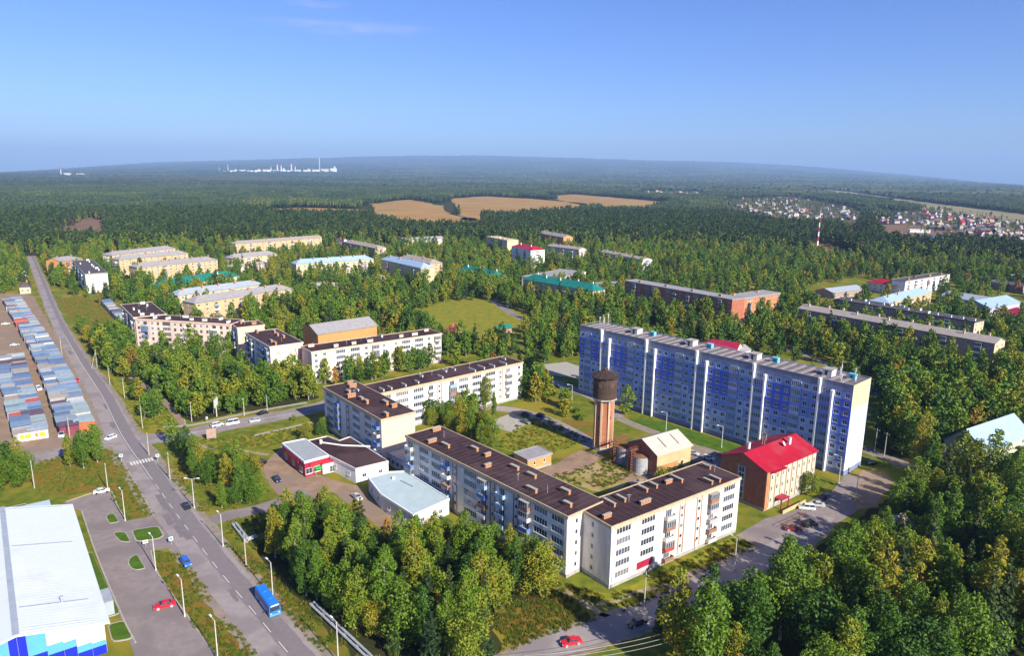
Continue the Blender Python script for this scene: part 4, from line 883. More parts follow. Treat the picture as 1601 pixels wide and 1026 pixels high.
# ---- the white hall bottom left
hz = 7.0; e0, e1 = Vector(at((107, 790), hz)), Vector(at((162, 972), hz)); uu = (e0 - e1).normalized(); ang = math.atan2(uu.y, uu.x); Lh = (e0 - e1).length
hl = thing('sports_hall', 'huge white sports hall with blue stepped stripes on its front', 'sports hall', (e1.x, e1.y, 0), ang)   # local x runs along the eave away from camera, y to the left
W2 = 14.0; rz_ = 3.2
b = MB(); b.box(0, Lh, 0, .3, 0, hz); b.box(0, Lh, 2 * W2 - .3, 2 * W2, 0, hz); b.quad([(Lh, 0, 0), (Lh, 2 * W2, 0), (Lh, 2 * W2, hz), (Lh, W2, hz + rz_), (Lh, 0, hz)]); b.build('wall', M_white, hl)
b = MB(); o_ = 1.0
for s in (0, 1):
    y0, y1 = ((-o_, W2) if s == 0 else (2 * W2 + o_, W2)); za = hz - o_ * rz_ / W2
    q = [(-.7, y0, za), (Lh + .5, y0, za), (Lh + .5, y1, hz + rz_), (-.7, y1, hz + rz_)]; b.quad(q if s == 0 else q[::-1]); q2 = [(p[0], p[1], p[2] - .35) for p in q]; b.quad(q2[::-1] if s == 0 else q2)
    b.quad([q[0], q2[0], q2[1], q[1]]); b.quad([q[0], q[3], q2[3], q2[0]]); b.quad([q[1], q2[1], q2[2], q[2]])
rh = b.build('roof', M_hallw, hl)
sl = math.atan2(rz_, W2)
b = MB(); b.box(-.7, Lh + .5, -.55, .55, 0, .18); b.build('ridge_cap', M_metal, rh, loc=(0, W2, hz + rz_ + .02))
for xx, w_ in ((.5, .12), (1.4, .12), (9.5, .45), (Lh * .62, .5), (Lh - 1, .3)):
    b = MB(); b.box(-w_ / 2, w_ / 2, 1.5, W2 / math.cos(sl) - 1, .02, .14); o = b.build('roof_seam', M_metal, rh, loc=(xx, 0, hz)); o.rotation_euler = (sl, 0, 0)
for k in range(int(Lh / 1.1)):
    b = MB(); b.box(-.025, .025, -.9, W2 / math.cos(sl) - .6, .004, .016); o = b.build('sheet_rib', M_hallw, rh, loc=(k * 1.1, 0, hz)); o.rotation_euler = (sl, 0, 0)
b = MB(); b.tube((0, 0, 0), (0, 0, 1.6), .18, n=8); b.box(-.3, .3, -.3, .3, 1.5, 1.8); b.build('roof_vent', M_metal, rh, loc=(9.5, 6, hz + 1))
# front cladding: boards of blue, cyan and white, stepping along the gable
cb = [(0, 2.4, 0), (2.4, 4.9, 1), (4.9, 7.0, 2), (7.0, 9.6, 3), (9.6, 12.6, 4), (12.6, 14, 6), (14, 15.4, 6), (15.4, 18.4, 4), (18.4, 21, 3), (21, 25, 2), (25, 28, 1)]
def gtop(y): return hz + rz_ * (1 - abs(y - W2) / W2) - .05
for y0, y1, st in cb:
    bands = {0: [(0, 1.9, M_blue), (1.9, 3.0, M_cyan), (3.0, 99, M_white)], 1: [(0, 1.9, M_blue), (1.9, 3.4, M_cyan), (3.4, 99, M_white)], 2: [(0, 3.6, M_blue), (3.6, 5.2, M_cyan), (5.2, 99, M_white)],
             3: [(0, 3.6, M_blue), (3.6, 5.6, M_cyan), (5.6, 99, M_white)], 4: [(0, 4.6, M_blue), (4.6, 99, M_cyan)], 5: [(0, 5.4, M_cyan), (5.4, 99, M_cyan)], 6: [(0, 99, M_blue)]}[st]
    for za, zb, m in bands:
        t0, t1 = min(zb, gtop(y0)), min(zb, gtop(y1))
        if t0 <= za and t1 <= za: continue
        b = MB(); g_ = .03; q = [(-.12, y0 + g_, za + g_), (-.12, y1 - g_, za + g_), (-.12, y1 - g_, t1 - g_), (-.12, y0 + g_, t0 - g_)]
        b.quad(q[::-1]); q2 = [(0.1, p[1], p[2]) for p in q]; b.quad(q2)
        for k in range(4): b.quad([q[k], q[(k + 1) % 4], q2[(k + 1) % 4], q2[k]])
        b.build('cladding_board', m, hl)
b = MB(); b.quad([(0.12, 0, 0), (0.12, 0, hz), (0.12, W2, hz + rz_), (0.12, 2 * W2, hz), (0.12, 2 * W2, 0)]); b.build('gable_wall', M_conc, hl)
for k in range(7): obj('window', win_mesh(2.6, 1.4, 3, k % 2), hl, (3.5 + k * (Lh - 6) / 7 + 2.6, -.12 + .0, 3.4), 0)
b = MB(); b.box(13, 19, -3.2, 0, 0, 3.4); b.build('side_porch', M_metal, hl)
b = MB(); b.box(Lh + .5, Lh + 8, 4, 2 * W2, 0, 6.0); b.build('rear_wing_wall', M_white, hl)
b = MB(); b.box(Lh + .55, Lh + 8.3, 3.7, 2 * W2 + .3, 6.0, 6.3); rw = b.build('rear_wing_roof', M_mint, hl)
for k in range(4):
    b = MB(); b.tube((0, 0, 0), (0, 0, 1.3), .06); b.tube((0, 0, 1.3), (0, 4.6, 1.3), .05); b.tube((0, 0, .6), (0, 4.6, .6), .05); b.build('roof_railing', M_metal, rw, loc=(Lh + 1.6 + (k // 2) * 4.5, 9 + (k % 2) * 9, 6.3))
cx = e1 + uu * (Lh / 2); add_clear([(e1.x, e1.y), (e0.x, e0.y), (e0.x - 30 * uu.y, e0.y + 30 * uu.x), (e1.x - 30 * uu.y, e1.y + 30 * uu.x)], 4)
# ---------------------------------------------------------------- the rest of the town: (label, left eave px, right eave px, depth, height, floors, bays, wall, roof kind, roof material, options)
def tb(label, a, b_, D, h, fl, bays, wall, rk, rm, cat='apartment block', name='apartment_block', **k):
    k.setdefault('detail', False); return block(name, label, cat, at(a, h), at(b_, h), D, h, fl, bays, wall, rk, rm, **k)
V = M_silw
# right side
tb('long red-brick five-storey block with pale grey roof behind the high-rise', (977, 439), (1145, 469), 13, 16, 5, {'F': 'mbw.mbw.mbw.bmw.mb.w', 'R': ''}, M_brickd, 'flat', M_slate, vents=4, rim=M_slate, balc=(0, 1, 4, 4))
tb('sunlit right wing of red-brick block with pale roof', (1146, 469), (1220, 458), 13, 15.8, 5, {'F': 'wm.mw.mw.ww', 'R': 'ww'}, M_brick, 'flat', M_slate, vents=2, rim=M_slate)
tb('very long brown brick block with pale slate roof right of the high-rise', (1249, 482), (1556, 537), 12, 13.5, 4, {'F': 'wbw.wbbw.wbw.wbbw.wbw.wbw', 'R': 'ww'}, M_brickb, 'gable', M_slateb, ridge=2.2, chim=11, endm=M_yel, ventm=M_peach)
tb('long dark-roofed brown block behind the pale slate one', (1305, 468), (1524, 504), 12, 13, 4, {'F': 'wbw.wbbw.wbw.wbbw.w', 'R': 'w.w'}, M_brickb, 'flat', M_rdark, vents=14, ventm=M_white, endm=M_yel, rim=M_rdark)
tb('small white house with bright red roof on the right', (1355, 440), (1402, 447), 16, 8, 2, {'F': 'wwwww', 'R': 'www'}, M_peach2, 'hip', M_red, ridge=3, cat='house', name='house')
tb('white four-storey block right of the small red roof', (1416, 440), (1485, 429), 11, 12.5, 4, {'F': 'mbmbmbm', 'L': '.'}, M_white, 'flat', M_rdark, vents=4, rim=M_conc)
tb('yellow block with pale blue hipped roof on the right', (1390, 474), (1457, 456), 13, 11, 3, {'F': 'wbwbwbw', 'L': 'ww'}, M_yel2, 'hip', M_metalb, ridge=3.4, chim=5)
tb('wide grey warehouse with shallow sheet roof at right', (1470, 462), (1545, 474), 22, 6, 1, {'F': 'wwwww'}, M_lilac, 'gable', M_metal, ridge=3, cat='warehouse', name='warehouse')
tb('lilac warehouse with pale blue sheet roof', (1548, 482), (1596, 473), 20, 8, 1, {'F': 'www', 'L': 'w'}, M_lilac, 'gable', M_metalb, ridge=4, cat='warehouse', name='warehouse')
tb('crimson-roofed long house at the right edge', (1562, 490), (1640, 500), 14, 9, 2, {'F': 'wwwwwww'}, M_lilac, 'hip', M_redd, ridge=4, cat='house', name='house')
tb('grey-roofed sheds left of the bright red roof', (1303, 458), (1352, 452), 16, 5, 1, {'F': 'www'}, M_brickb, 'gable', M_metal, ridge=2.5, cat='shed', name='shed')
tb('dark flat-roofed shop behind trees at far right', (1540, 440), (1600, 448), 18, 6, 1, {'F': 'mmm'}, M_brickb, 'flat', M_rdark, cat='shop', name='shop', rim=M_conc)
tb('pale flat-roofed hall at far right among trees', (1572, 430), (1630, 438), 16, 6, 1, {'F': 'mmm'}, M_lilac, 'flat', M_slate, cat='hall', name='hall', rim=M_conc)
tb('low crimson-roofed house behind the high-rise', (1090, 541), (1150, 550), 13, 6, 1, {'F': 'wwww', 'R': 'w'}, M_peach2, 'hip', M_redd, ridge=3.5, cat='house', name='house', hipr=False)
tb('white gable shed beside low crimson roof', (1152, 551), (1174, 547), 9, 5, 1, {'F': 'w'}, M_white, 'gable', M_slate, ridge=2, cat='shed', name='shed')
tb('grey sheet-roofed house at the right edge below birches', (1540, 707), (1612, 680), 13, 6.5, 2, {'F': 'www', 'L': 'w'}, M_sand, 'gable', M_metalb, ridge=6, cat='house', name='house')
tb('flat grey extension left of red-brick block', (930, 447), (977, 445), 14, 8, 2, {'F': 'wwww'}, M_brickb, 'flat', M_slate, cat='hall', name='hall', rim=M_slate)
# centre distance
tb('green-roofed cream block behind the sports field birches', (818, 436), (927, 455), 13, 13, 3, {'F': 'wbwbwbwbw', 'R': 'ww'}, M_yel, 'hip', M_green, ridge=4, chim=5, hipr=True, ventm=M_white)
tb('green-roofed house with cream end wall left of the sports field lane', (716, 421), (772, 433), 13, 9, 2, {'F': 'wwwww', 'R': 'w'}, M_yel, 'hip', M_green, ridge=4, chim=3, ventm=M_white)
tb('grey flat-roofed school behind the green roof', (855, 437), (916, 425), 26, 8, 2, {'F': 'mmmm'}, M_silw, 'flat', M_slate, cat='school', name='school', rim=M_conc)
tb('white tower block with bright red roof in the distance', (800, 385), (830, 391), 16.5, 18, 5, {'F': 'wbwbw', 'R': 'wmw'}, M_white, 'hip', M_red, ridge=3.5, chim=2, ventm=M_white)
tb('cream tower block left of red-roofed white block', (761, 370), (793, 376), 15, 17, 5, {'F': 'wbwbw', 'R': '.'}, M_yel, 'flat', M_yel, vents=5, ventm=M_yel, rim=M_yel)
tb('brick block with pale roof on the skyline of town', (841, 364), (881, 371), 14, 15, 4, {'F': 'wbwbwbw', 'R': 'wbw'}, M_orange, 'gable', M_slate, ridge=3, chim=3)
tb('grey panel block behind the red-roofed white block', (856, 384), (905, 390), 12, 14, 4, {'F': 'wbwbwbw', 'R': '.'}, M_sand, 'gable', M_slateb, ridge=2, chim=5)
tb('pale four-storey block at the edge of birch wood', (938, 393), (1004, 406), 12, 13, 4, {'F': 'wbwwbwwbw', 'R': 'b'}, M_sil, 'gable', M_slateb, ridge=1.6, chim=5)
tb('blue-roofed block with ochre end wall', (596, 405), (658, 419), 13, 13.5, 4, {'F': 'wbwwbwwbw', 'R': 'w'}, M_yel, 'hip', M_metalb, ridge=3.6, chim=4)
tb('ochre block with pale roof behind the blue-roofed one', (625, 402), (672, 412), 13, 14, 4, {'F': 'wbwwbw', 'R': 'w'}, M_yel2, 'hip', M_slateb, ridge=3, chim=5)
tb('brick-ended four-storey block with pale slate roof near the forest', (537, 378), (587, 388), 13, 13, 4, {'F': 'wbwwbw', 'R': 'b'}, M_brickb, 'hip', M_slateb, ridge=2.6, chim=3, endm=M_peach)
tb('low pale-roofed block half hidden at forest edge', (632, 376), (694, 373), 13, 8, 2, {'F': 'wwwwwww'}, M_silw, 'gable', M_slate, ridge=3)
tb('long cream block with blue hipped roof among birches', (463, 413), (584, 405), 13, 12, 3, {'F': 'wwbwwbwwbwwbw'}, M_yel, 'hip', M_metalb, ridge=3.6, chim=6)
tb('long ochre five-storey block at the forest edge', (368, 381), (503, 371), 12, 15, 5, {'F': 'wwbwwbwwwbwwbww', 'L': 'w'}, M_yel2, 'hip', M_slateb, ridge=2.4, chim=7, hipr=False)
tb('cream three-storey block below the long ochre one', (363, 404), (433, 397), 13, 11, 3, {'F': 'wwbwwbw', 'L': 'w'}, M_yel, 'hip', M_slate, ridge=3.4, chim=3)
tb('small flat cream house with patched roof below cream block', (360, 419), (418, 412), 10, 7, 2, {'F': 'wwww'}, M_peach2, 'gable', M_slateb, ridge=2, chim=3)
tb('long cream block with grey roof nearest in the left group', (304, 474), (456, 451), 13, 13.5, 4, {'F': 'wwbwwbwwbwwb', 'L': 'w'}, M_yel2, 'hip', M_slate, ridge=3.2, chim=6)
tb('cream block with very pale roof behind the grey-roofed one', (278, 462), (412, 444), 12, 13, 4, {'F': 'wwbwwbwwb', 'L': 'w'}, M_yel, 'hip', M_metal, ridge=3, chim=5)
tb('long low hall with dark green roof', (256, 449), (374, 431), 14, 7, 1, {'F': 'wwwwwwww'}, M_yel, 'hip', M_green, ridge=4.5, cat='hall', name='hall', chim=2, ventm=M_white)
tb('front ochre block of three parallel grey-roofed blocks', (214, 418), (340, 406), 14, 15, 5, {'F': 'wwwwbwwwwwbwww', 'L': '.'}, M_yel2, 'hip', M_slate, ridge=3, chim=8)
tb('middle ochre block of three parallel grey-roofed blocks', (186, 406), (294, 396), 12, 15, 5, {'F': 'wwwwwwwwww', 'L': 'b'}, M_yel2, 'hip', M_slate, ridge=3, chim=6)
tb('rear ochre block of three parallel grey-roofed blocks', (174, 399), (274, 388), 12, 15, 5, {'F': 'wwwwwwwww', 'L': 'b'}, M_yel, 'hip', M_slate, ridge=2.8, chim=5)
tb('orange brick block with grey roof at upper left', (94, 409), (129, 404), 15, 14, 4, {'F': 'wbwbw'}, M_orange, 'hip', M_slate, ridge=3, chim=2, hipl=False)
tb('white panel block with blank sunny end wall at upper left', (113, 408), (133, 429), 15, 15, 5, {'F': 'bwbwbwbw', 'R': ''}, M_silw, 'flat', M_rdark, vents=8, ventm=M_white, endm=M_sil, rim=M_conc)
for i, (a, b_, w, h, m, rm, lab) in enumerate((((30, 449), (47, 448), 9, 5.5, M_yel, M_rdark, 'cream cottage with dark gable roof by the main road end'), ((31, 428), (41, 426), 8, 5, M_white, M_metalb, 'pale cottage with light blue roof up the road'),
        ((0, 398), (12, 397), 9, 5, M_white, M_slate, 'grey-roofed cottage at the left edge'), ((14, 393), (26, 392), 9, 6, M_lilac, M_redd, 'lilac cottage with dark red roof at upper left'),
        ((484, 452), (526, 452), 12, 5.5, M_peach2, M_slateb, 'hip-roofed pinkish pavilion among birches'), ((557, 441), (572, 439), 12, 4.5, M_silw, M_slate, 'left one of three low pale roofs behind birches'),
        ((574, 443), (589, 441), 12, 4.5, M_silw, M_slateb, 'middle one of three low pale roofs behind birches'), ((591, 444), (609, 439), 12, 4.5, M_silw, M_sand, 'right one of three low pale roofs behind birches'),
        ((526, 376), (536, 377), 8, 6, M_white, mat('purple_roof', (.22, .05, .22), None, .5), 'white cottage with purple roof at forest edge'), ((708, 520), (722, 512), 7, 3.2, M_brickd, M_redd, 'small crimson-roofed pavilion at sports field corner'),
        ((1408, 836), (1432, 826), 7, 4.5, M_wood, M_slate, 'weathered grey-roofed shed deep among right trees'), ((1474, 856), (1496, 842), 6, 4.2, M_brickb, M_slate, 'plank shed with pale gable among right trees'),
        ((1520, 948), (1562, 942), 6, 4, mat('blue_plank', (.06, .14, .34), None, .6), M_metalb, 'blue sheet-roofed hut at lower right'), ((1375, 905), (1410, 890), 6, 4.2, M_wood, M_rdark, 'dark cottage roof in the shadow of lower right wood'),
        ((780, 516), (800, 512), 5, 3.2, M_brick, M_green, 'small brick hut with green roof beside sports field'))):
    block('cottage', lab, 'cottage', at(a, h), at(b_, h), w, h, 1, {'F': 'ww', 'L': 'w', 'R': 'w'}, m, 'gable' if i % 3 else 'hip', rm, ridge=w * .36, detail=False, chim=1, seed=i)
# ---------------------------------------------------------------- garages in rows: each its own thing
GR = [mat('garage_roof_%d' % i, c, tuple(x * .8 for x in c), .5, .6, 6, rnd=.10) for i, c in enumerate(((.24, .33, .44), (.33, .40, .45), (.16, .23, .35), (.46, .51, .52), (.44, .37, .30), (.15, .10, .13), (.55, .13, .10), (.36, .44, .42)))]
GN = ['blue-grey', 'light grey', 'dark blue-grey', 'pale', 'brownish', 'dark felt', 'red', 'greenish grey']
GWL = [mat('garage_wall_%d' % i, c, None, .6) for i, c in enumerate(((.36, .33, .31), (.30, .20, .16), (.25, .27, .32), (.55, .50, .42)))]
ORD = lambda n: str(n) + ('th' if 10 <= n % 100 <= 20 else {1: 'st', 2: 'nd', 3: 'rd'}.get(n % 10, 'th'))
rg = random.Random(21)
def garage_row(p_near, p_far, depth, side, rowname, special=None, wmin=5.0, wmax=8.5, start=0):
    A, B = [Vector((*G(*p, 2.9)[:2], 0)) for p in (p_near, p_far)]; d = (B - A).normalized(); Lr = (B - A).length; x = 0; n = start; ang = math.atan2(d.y, d.x)
    while x < Lr - 3:
        w = rg.uniform(wmin, wmax); h = rg.uniform(2.4, 3.7); dp = depth + rg.uniform(-.5, .5); n += 1
        ci = rg.choices(range(8), (6, 6, 5, 4, 2, 2, .8, 3))[0]; wl_ = rg.choice(GWL)
        rm, nm = GR[ci], GN[ci]
        if special and n in special: rm, nm, wl_ = special[n]
        p = A + d * x
        t = thing('garage', '%s-roofed garage, %s from the near end of %s' % (nm, ORD(n), rowname), 'garage', p, ang, 'garages in ' + rowname)
        y0, y1 = (0, dp) if side > 0 else (-dp, 0)
        b = MB(); b.box(.08, w - .12, y0, y1, 0, h); b.build('wall', wl_, t)
        tl = rg.uniform(.0, .35); b = MB(); lo, hi = h + .03, h + .03 + tl
        z4 = [lo, lo, hi, hi] if rg.random() < .5 else [hi, lo, lo, hi]
        Pq = [(-.02, y0 - .2), (w - .06, y0 - .2), (w - .06, y1 + .2), (-.02, y1 + .2)]
        b.quad([(q[0], q[1], z + .1) for q, z in zip(Pq, z4)]); b.quad([(q[0], q[1], z) for q, z in zip(Pq, z4)][::-1])
        for k in range(4): q, r_ = Pq[k], Pq[(k + 1) % 4]; b.quad([(*q, z4[k]), (*r_, z4[(k + 1) % 4]), (*r_, z4[(k + 1) % 4] + .1), (*q, z4[k] + .1)])
        b.build('roof', rm, t)
        b = MB(); yd = (y1 if side > 0 else y0); s_ = .03 if side > 0 else -.03; b.box(.5, w - .6, min(yd, yd + s_), max(yd, yd + s_), .05, 2.2); b.build('door', rg.choice((M_rust, M_metal, M_wood, GR[2])), t)
        x += w
    add_clear([A - d, B + d, B + Vector((-d.y, d.x, 0)) * depth * side, A + Vector((-d.y, d.x, 0)) * depth * side])
    return n
OR = mat('orange_garage_side', (.62, .14, .06), None, .5)
def garage_line(pxs, rowname, special=None):
    n = 0
    for k in range(len(pxs) - 1): n = garage_row(pxs[k], pxs[k + 1], 6.2, 1, rowname, special, start=n)
garage_line([(148, 660), (113, 585), (87, 541), (33, 465)], 'the roadside garage column', {1: (GR[7], 'pale-green', OR)})
garage_line([(124, 667), (92, 586), (70, 542), (20, 466)], 'the second garage column', {1: (GR[5], 'dark red', mat('dark_red_garage', (.22, .05, .08), None, .5)), 34: (GR[6], 'bright red', OR), 35: (GR[6], 'bright red', OR)})
garage_line([(75, 668), (62, 628), (48, 592), (37, 552)], 'the third garage column')
garage_line([(52, 675), (39, 630), (27, 594), (17, 556)], 'the leftmost garage column')
garage_row((158, 470), (186, 500), 5.5, 1, 'the short blue row', wmin=3.8, wmax=4.4)
bn = thing('banner_board', 'yellow and white banner wall at the near end of garage rows', 'banner', G(53, 688), math.atan2((G(76, 680) - G(30, 687)).y, (G(76, 680) - G(30, 687)).x)); Lb = (G(76, 680) - G(30, 687)).length
b = MB(); b.box(-Lb / 2, Lb / 2, 0, .25, 0, 2.9); b.build('board', M_white, bn)
for k, (x0, x1) in enumerate(((-.46, -.30), (-.28, -.08), (.06, .16), (.20, .40))): b = MB(); b.box(Lb * x0, Lb * x1, -.04, 0, .9, 2.4); b.build('lettering_panel', M_syel if k != 2 else mat('banner_orange', (.7, .25, .03), None, 1), bn)
# ---------------------------------------------------------------- far villages: small houses one by one
VH = {}
VRM = [M_slate, M_metal, M_slateb, M_redd, M_slateb, M_rdark, M_slate, M_brickb]
VWM = [mat('village_plaster', (.50, .47, .43), (.40, .38, .35), .5), mat('village_plaster_warm', (.46, .37, .30), None, .5), mat('village_plaster_ochre', (.42, .32, .20), None, .5), M_lilac, M_brickb, M_wood]
def vhouse(kind, w, l, h, wi, ri):
    key = (kind, wi, ri)
    if key not in VH:
        b = MB(); b.box(-l / 2, l / 2, -w / 2, w / 2, 0, h); b.quad([(-l / 2, w / 2, h), (-l / 2, -w / 2, h), (-l / 2, 0, h + w * .38)]); b.quad([(l / 2, -w / 2, h), (l / 2, w / 2, h), (l / 2, 0, h + w * .38)])
        for s in (-.25, .25): b.box(l * s - .7, l * s + .7, -w / 2 - .05, -w / 2, 1.2, 2.6, 1)
        m1 = b.mesh('wall', [VWM[wi], M_glass[0]]); b = MB()
        for s in (-1, 1):
            q = [(-l / 2 - .5, s * (w / 2 + .5), h - .3), (l / 2 + .5, s * (w / 2 + .5), h - .3), (l / 2 + .5, 0, h + w * .42), (-l / 2 - .5, 0, h + w * .42)]; b.quad(q if s < 0 else q[::-1]); b.quad([(p[0], p[1], p[2] - .2) for p in (q[::-1] if s < 0 else q)])
        b.box(l * .2, l * .2 + .8, -.4, .4, h + w * .3, h + w * .55); VH[key] = (m1, b.mesh('roof', [VRM[ri]]))
    return VH[key]
rv = random.Random(33)
def village(poly, n, label, group, sc=1.0):
    xs, ys = [p[0] for p in poly], [p[1] for p in poly]; k = 0; tries = 0; vl = []
    while k < n and tries < n * 30:
        tries += 1; x, y = rv.uniform(min(xs), max(xs)), rv.uniform(min(ys), max(ys))
        if not inpoly(x, y, poly): continue
        p = GT(x, y); kind = rv.randrange(3); m1, m2 = vhouse(kind, (7, 8.5, 6.5)[kind], (9, 12, 8)[kind], (3.4, 5.5, 3)[kind], rv.choice((0, 1, 2, 2, 3, 4, 5)), rv.randrange(8))
        vl.append((x, t := thing('village_house', label, 'house', p, rv.choice((0.3, 1.87, .5, 2.0)) + rv.uniform(-.15, .15), group))); t.scale = (sc,) * 3
        obj('wall', m1, t); obj('roof', m2, t); k += 1
        add_clear([(p.x - 9, p.y - 30), (p.x + 9, p.y - 30), (p.x + 9, p.y + 9), (p.x - 9, p.y + 9)])
    for i, (x, t) in enumerate(sorted(vl, key=lambda q: q[0])): t['label'] = '%s from the left, %s' % (ORD(i + 1), label)
village([(1142, 312), (1240, 308), (1330, 326), (1340, 346), (1225, 344), (1150, 328)], 100, 'small house in the wooded village', 'houses of the wooded village')
village([(1400, 332), (1480, 330), (1601, 352), (1625, 378), (1595, 388), (1520, 370), (1420, 352)], 140, 'small house in the dense right village', 'houses of the dense right village')
village([(1005, 299), (1090, 301), (1085, 306), (1010, 304)], 18, 'tiny house in the hamlet beyond the fields', 'houses of the hamlet', 1.4)
village([(1335, 326), (1400, 330), (1420, 350), (1350, 350)], 26, 'small house among trees between two villages', 'houses between the villages')
village([(1590, 392), (1601, 400), (1601, 430), (1560, 420)], 3, 'small house at right edge below the village', 'houses at the right edge')
t = thing('barn', 'long white barn on the reddish bare land', 'barn', GT(1437, 364), -.3); b = MB(); b.box(-16, 16, -6, 6, 0, 5); b.build('wall', M_white, t); b = MB(); b.box(-16.4, 16.4, -6.4, 6.4, 5, 5.6); b.build('roof', M_white, t)
t = thing('dome_shed', 'bright blue round-roofed shed on the bare land', 'shed', GT(1465, 376), -.3); b = MB(); b.cyl(0, 0, 0, 3, 11, 11, 20); b.build('wall', M_white, t); b = MB(); b.cyl(0, 0, 3, 6.5, 11.4, 6, 20); b.cyl(0, 0, 6.5, 8, 6, .4, 20); b.build('roof', M_cyan, t)
for px, hh, lab in (((1277, 391), 48, 'red and white striped radio mast above the birch wood'),):
    p = GT(*px); t = thing('radio_mast', lab, 'mast', p); b = MB()
    for k in range(8): b = MB(); b.cyl(0, 0, hh * k / 8, hh * (k + 1) / 8, 1.5 - k * .13, 1.37 - k * .13, 6); b.build('section', M_white if k % 2 else M_redd, t)
    b = MB(); b.cyl(0, 0, hh, hh + 7, .25, .12, 6); b.build('antenna', M_white, t)
# ---------------------------------------------------------------- the white plant on the horizon
M_plant = mat('white_plant', (.62, .62, .61), (.50, .50, .50), .02, .6)
PLANT = thing('plant_yard', 'dark cleared strip under the white plant', 'yard', (0, 0, 0)); bpy.data.objects.remove(PLANT)
rp_ = random.Random(8)
for i, (x0, x1, hh) in enumerate(((350, 358, 18), (360, 372, 24), (374, 384, 30), (386, 396, 22), (398, 408, 28), (410, 424, 34), (426, 436, 26), (438, 446, 36), (448, 458, 26), (460, 470, 30), (474, 486, 30), (488, 499, 34), (503, 514, 44), (516, 526, 52))):
    p, q = GT(x0, 270), GT(x1, 270); c = (p + q) / 2; w = (q - p).length; lab = '%s white building of the plant on the horizon, counted from the left' % ORD(i + 1)
    t = thing('plant_building', lab, 'plant building', (c.x, c.y, c.z), math.atan2((q - p).y, (q - p).x), 'white plant on the horizon'); KS = c.length / 6500; hh = (hh * .62 + 4) * KS
    b = MB(); b.box(-w / 2, w / 2, -25, 25, -25, hh); b.build('wall', M_plant, t); b = MB(); b.box(-w / 2 - 1, w / 2 + 1, -26, 26, hh, hh + 3); b.build('roof', M_plant, t)
    if i % 3 == 1: b = MB(); b.cyl(w * .2, -10, hh, hh * 1.5, w * .16, w * .16, 12); b.build('silo', M_plant, t)
    add_clear([(c.x - w, c.y - 160), (c.x + w, c.y - 160), (c.x + w, c.y + 30), (c.x - w, c.y + 30)])
for i, (x, hh, w) in enumerate(((343, 52, 2), (357, 70, 2.5), (434, 80, 7), (440, 76, 6), (456, 90, 7), (462, 66, 5), (500, 130, 3.5), (96, 70, 4), (424, 60, 4))):
    p = GT(x, 270 if x > 200 else 276); hh *= p.length / 6500; w *= p.length / 7500; t = thing('chimney_stack', '%s tall stack rising from the horizon, counted from the left' % ORD(sorted((343, 357, 434, 440, 456, 462, 500, 96, 424)).index(x) + 1), 'chimney', p, group='stacks on the horizon')
    b = MB(); b.cyl(0, 0, -5, hh * .8, w * 1.2, w, 10); b.build('shaft', M_plant, t); b = MB(); b.cyl(0, 0, hh * .8, hh, w, w * .9, 10); b.build('top_band', M_plant if i in (1, 6) else M_redd, t)
for i, x in enumerate((106, 126, 134)):
    p = GT(x, 276); KS = p.length / 6500; t = thing('plant_building', '%s tiny white building at the far left horizon' % ('left', 'middle', 'right')[i], 'plant building', p, 0, 'buildings at far left horizon'); b = MB(); b.box(-22 * KS, 22 * KS, -15, 15, -24, (26 - 4 * i) * KS); b.build('wall', M_plant, t); b = MB(); b.box(-23 * KS, 23 * KS, -16, 16, (26 - 4 * i) * KS, (28 - 4 * i) * KS); b.build('roof', M_plant, t)
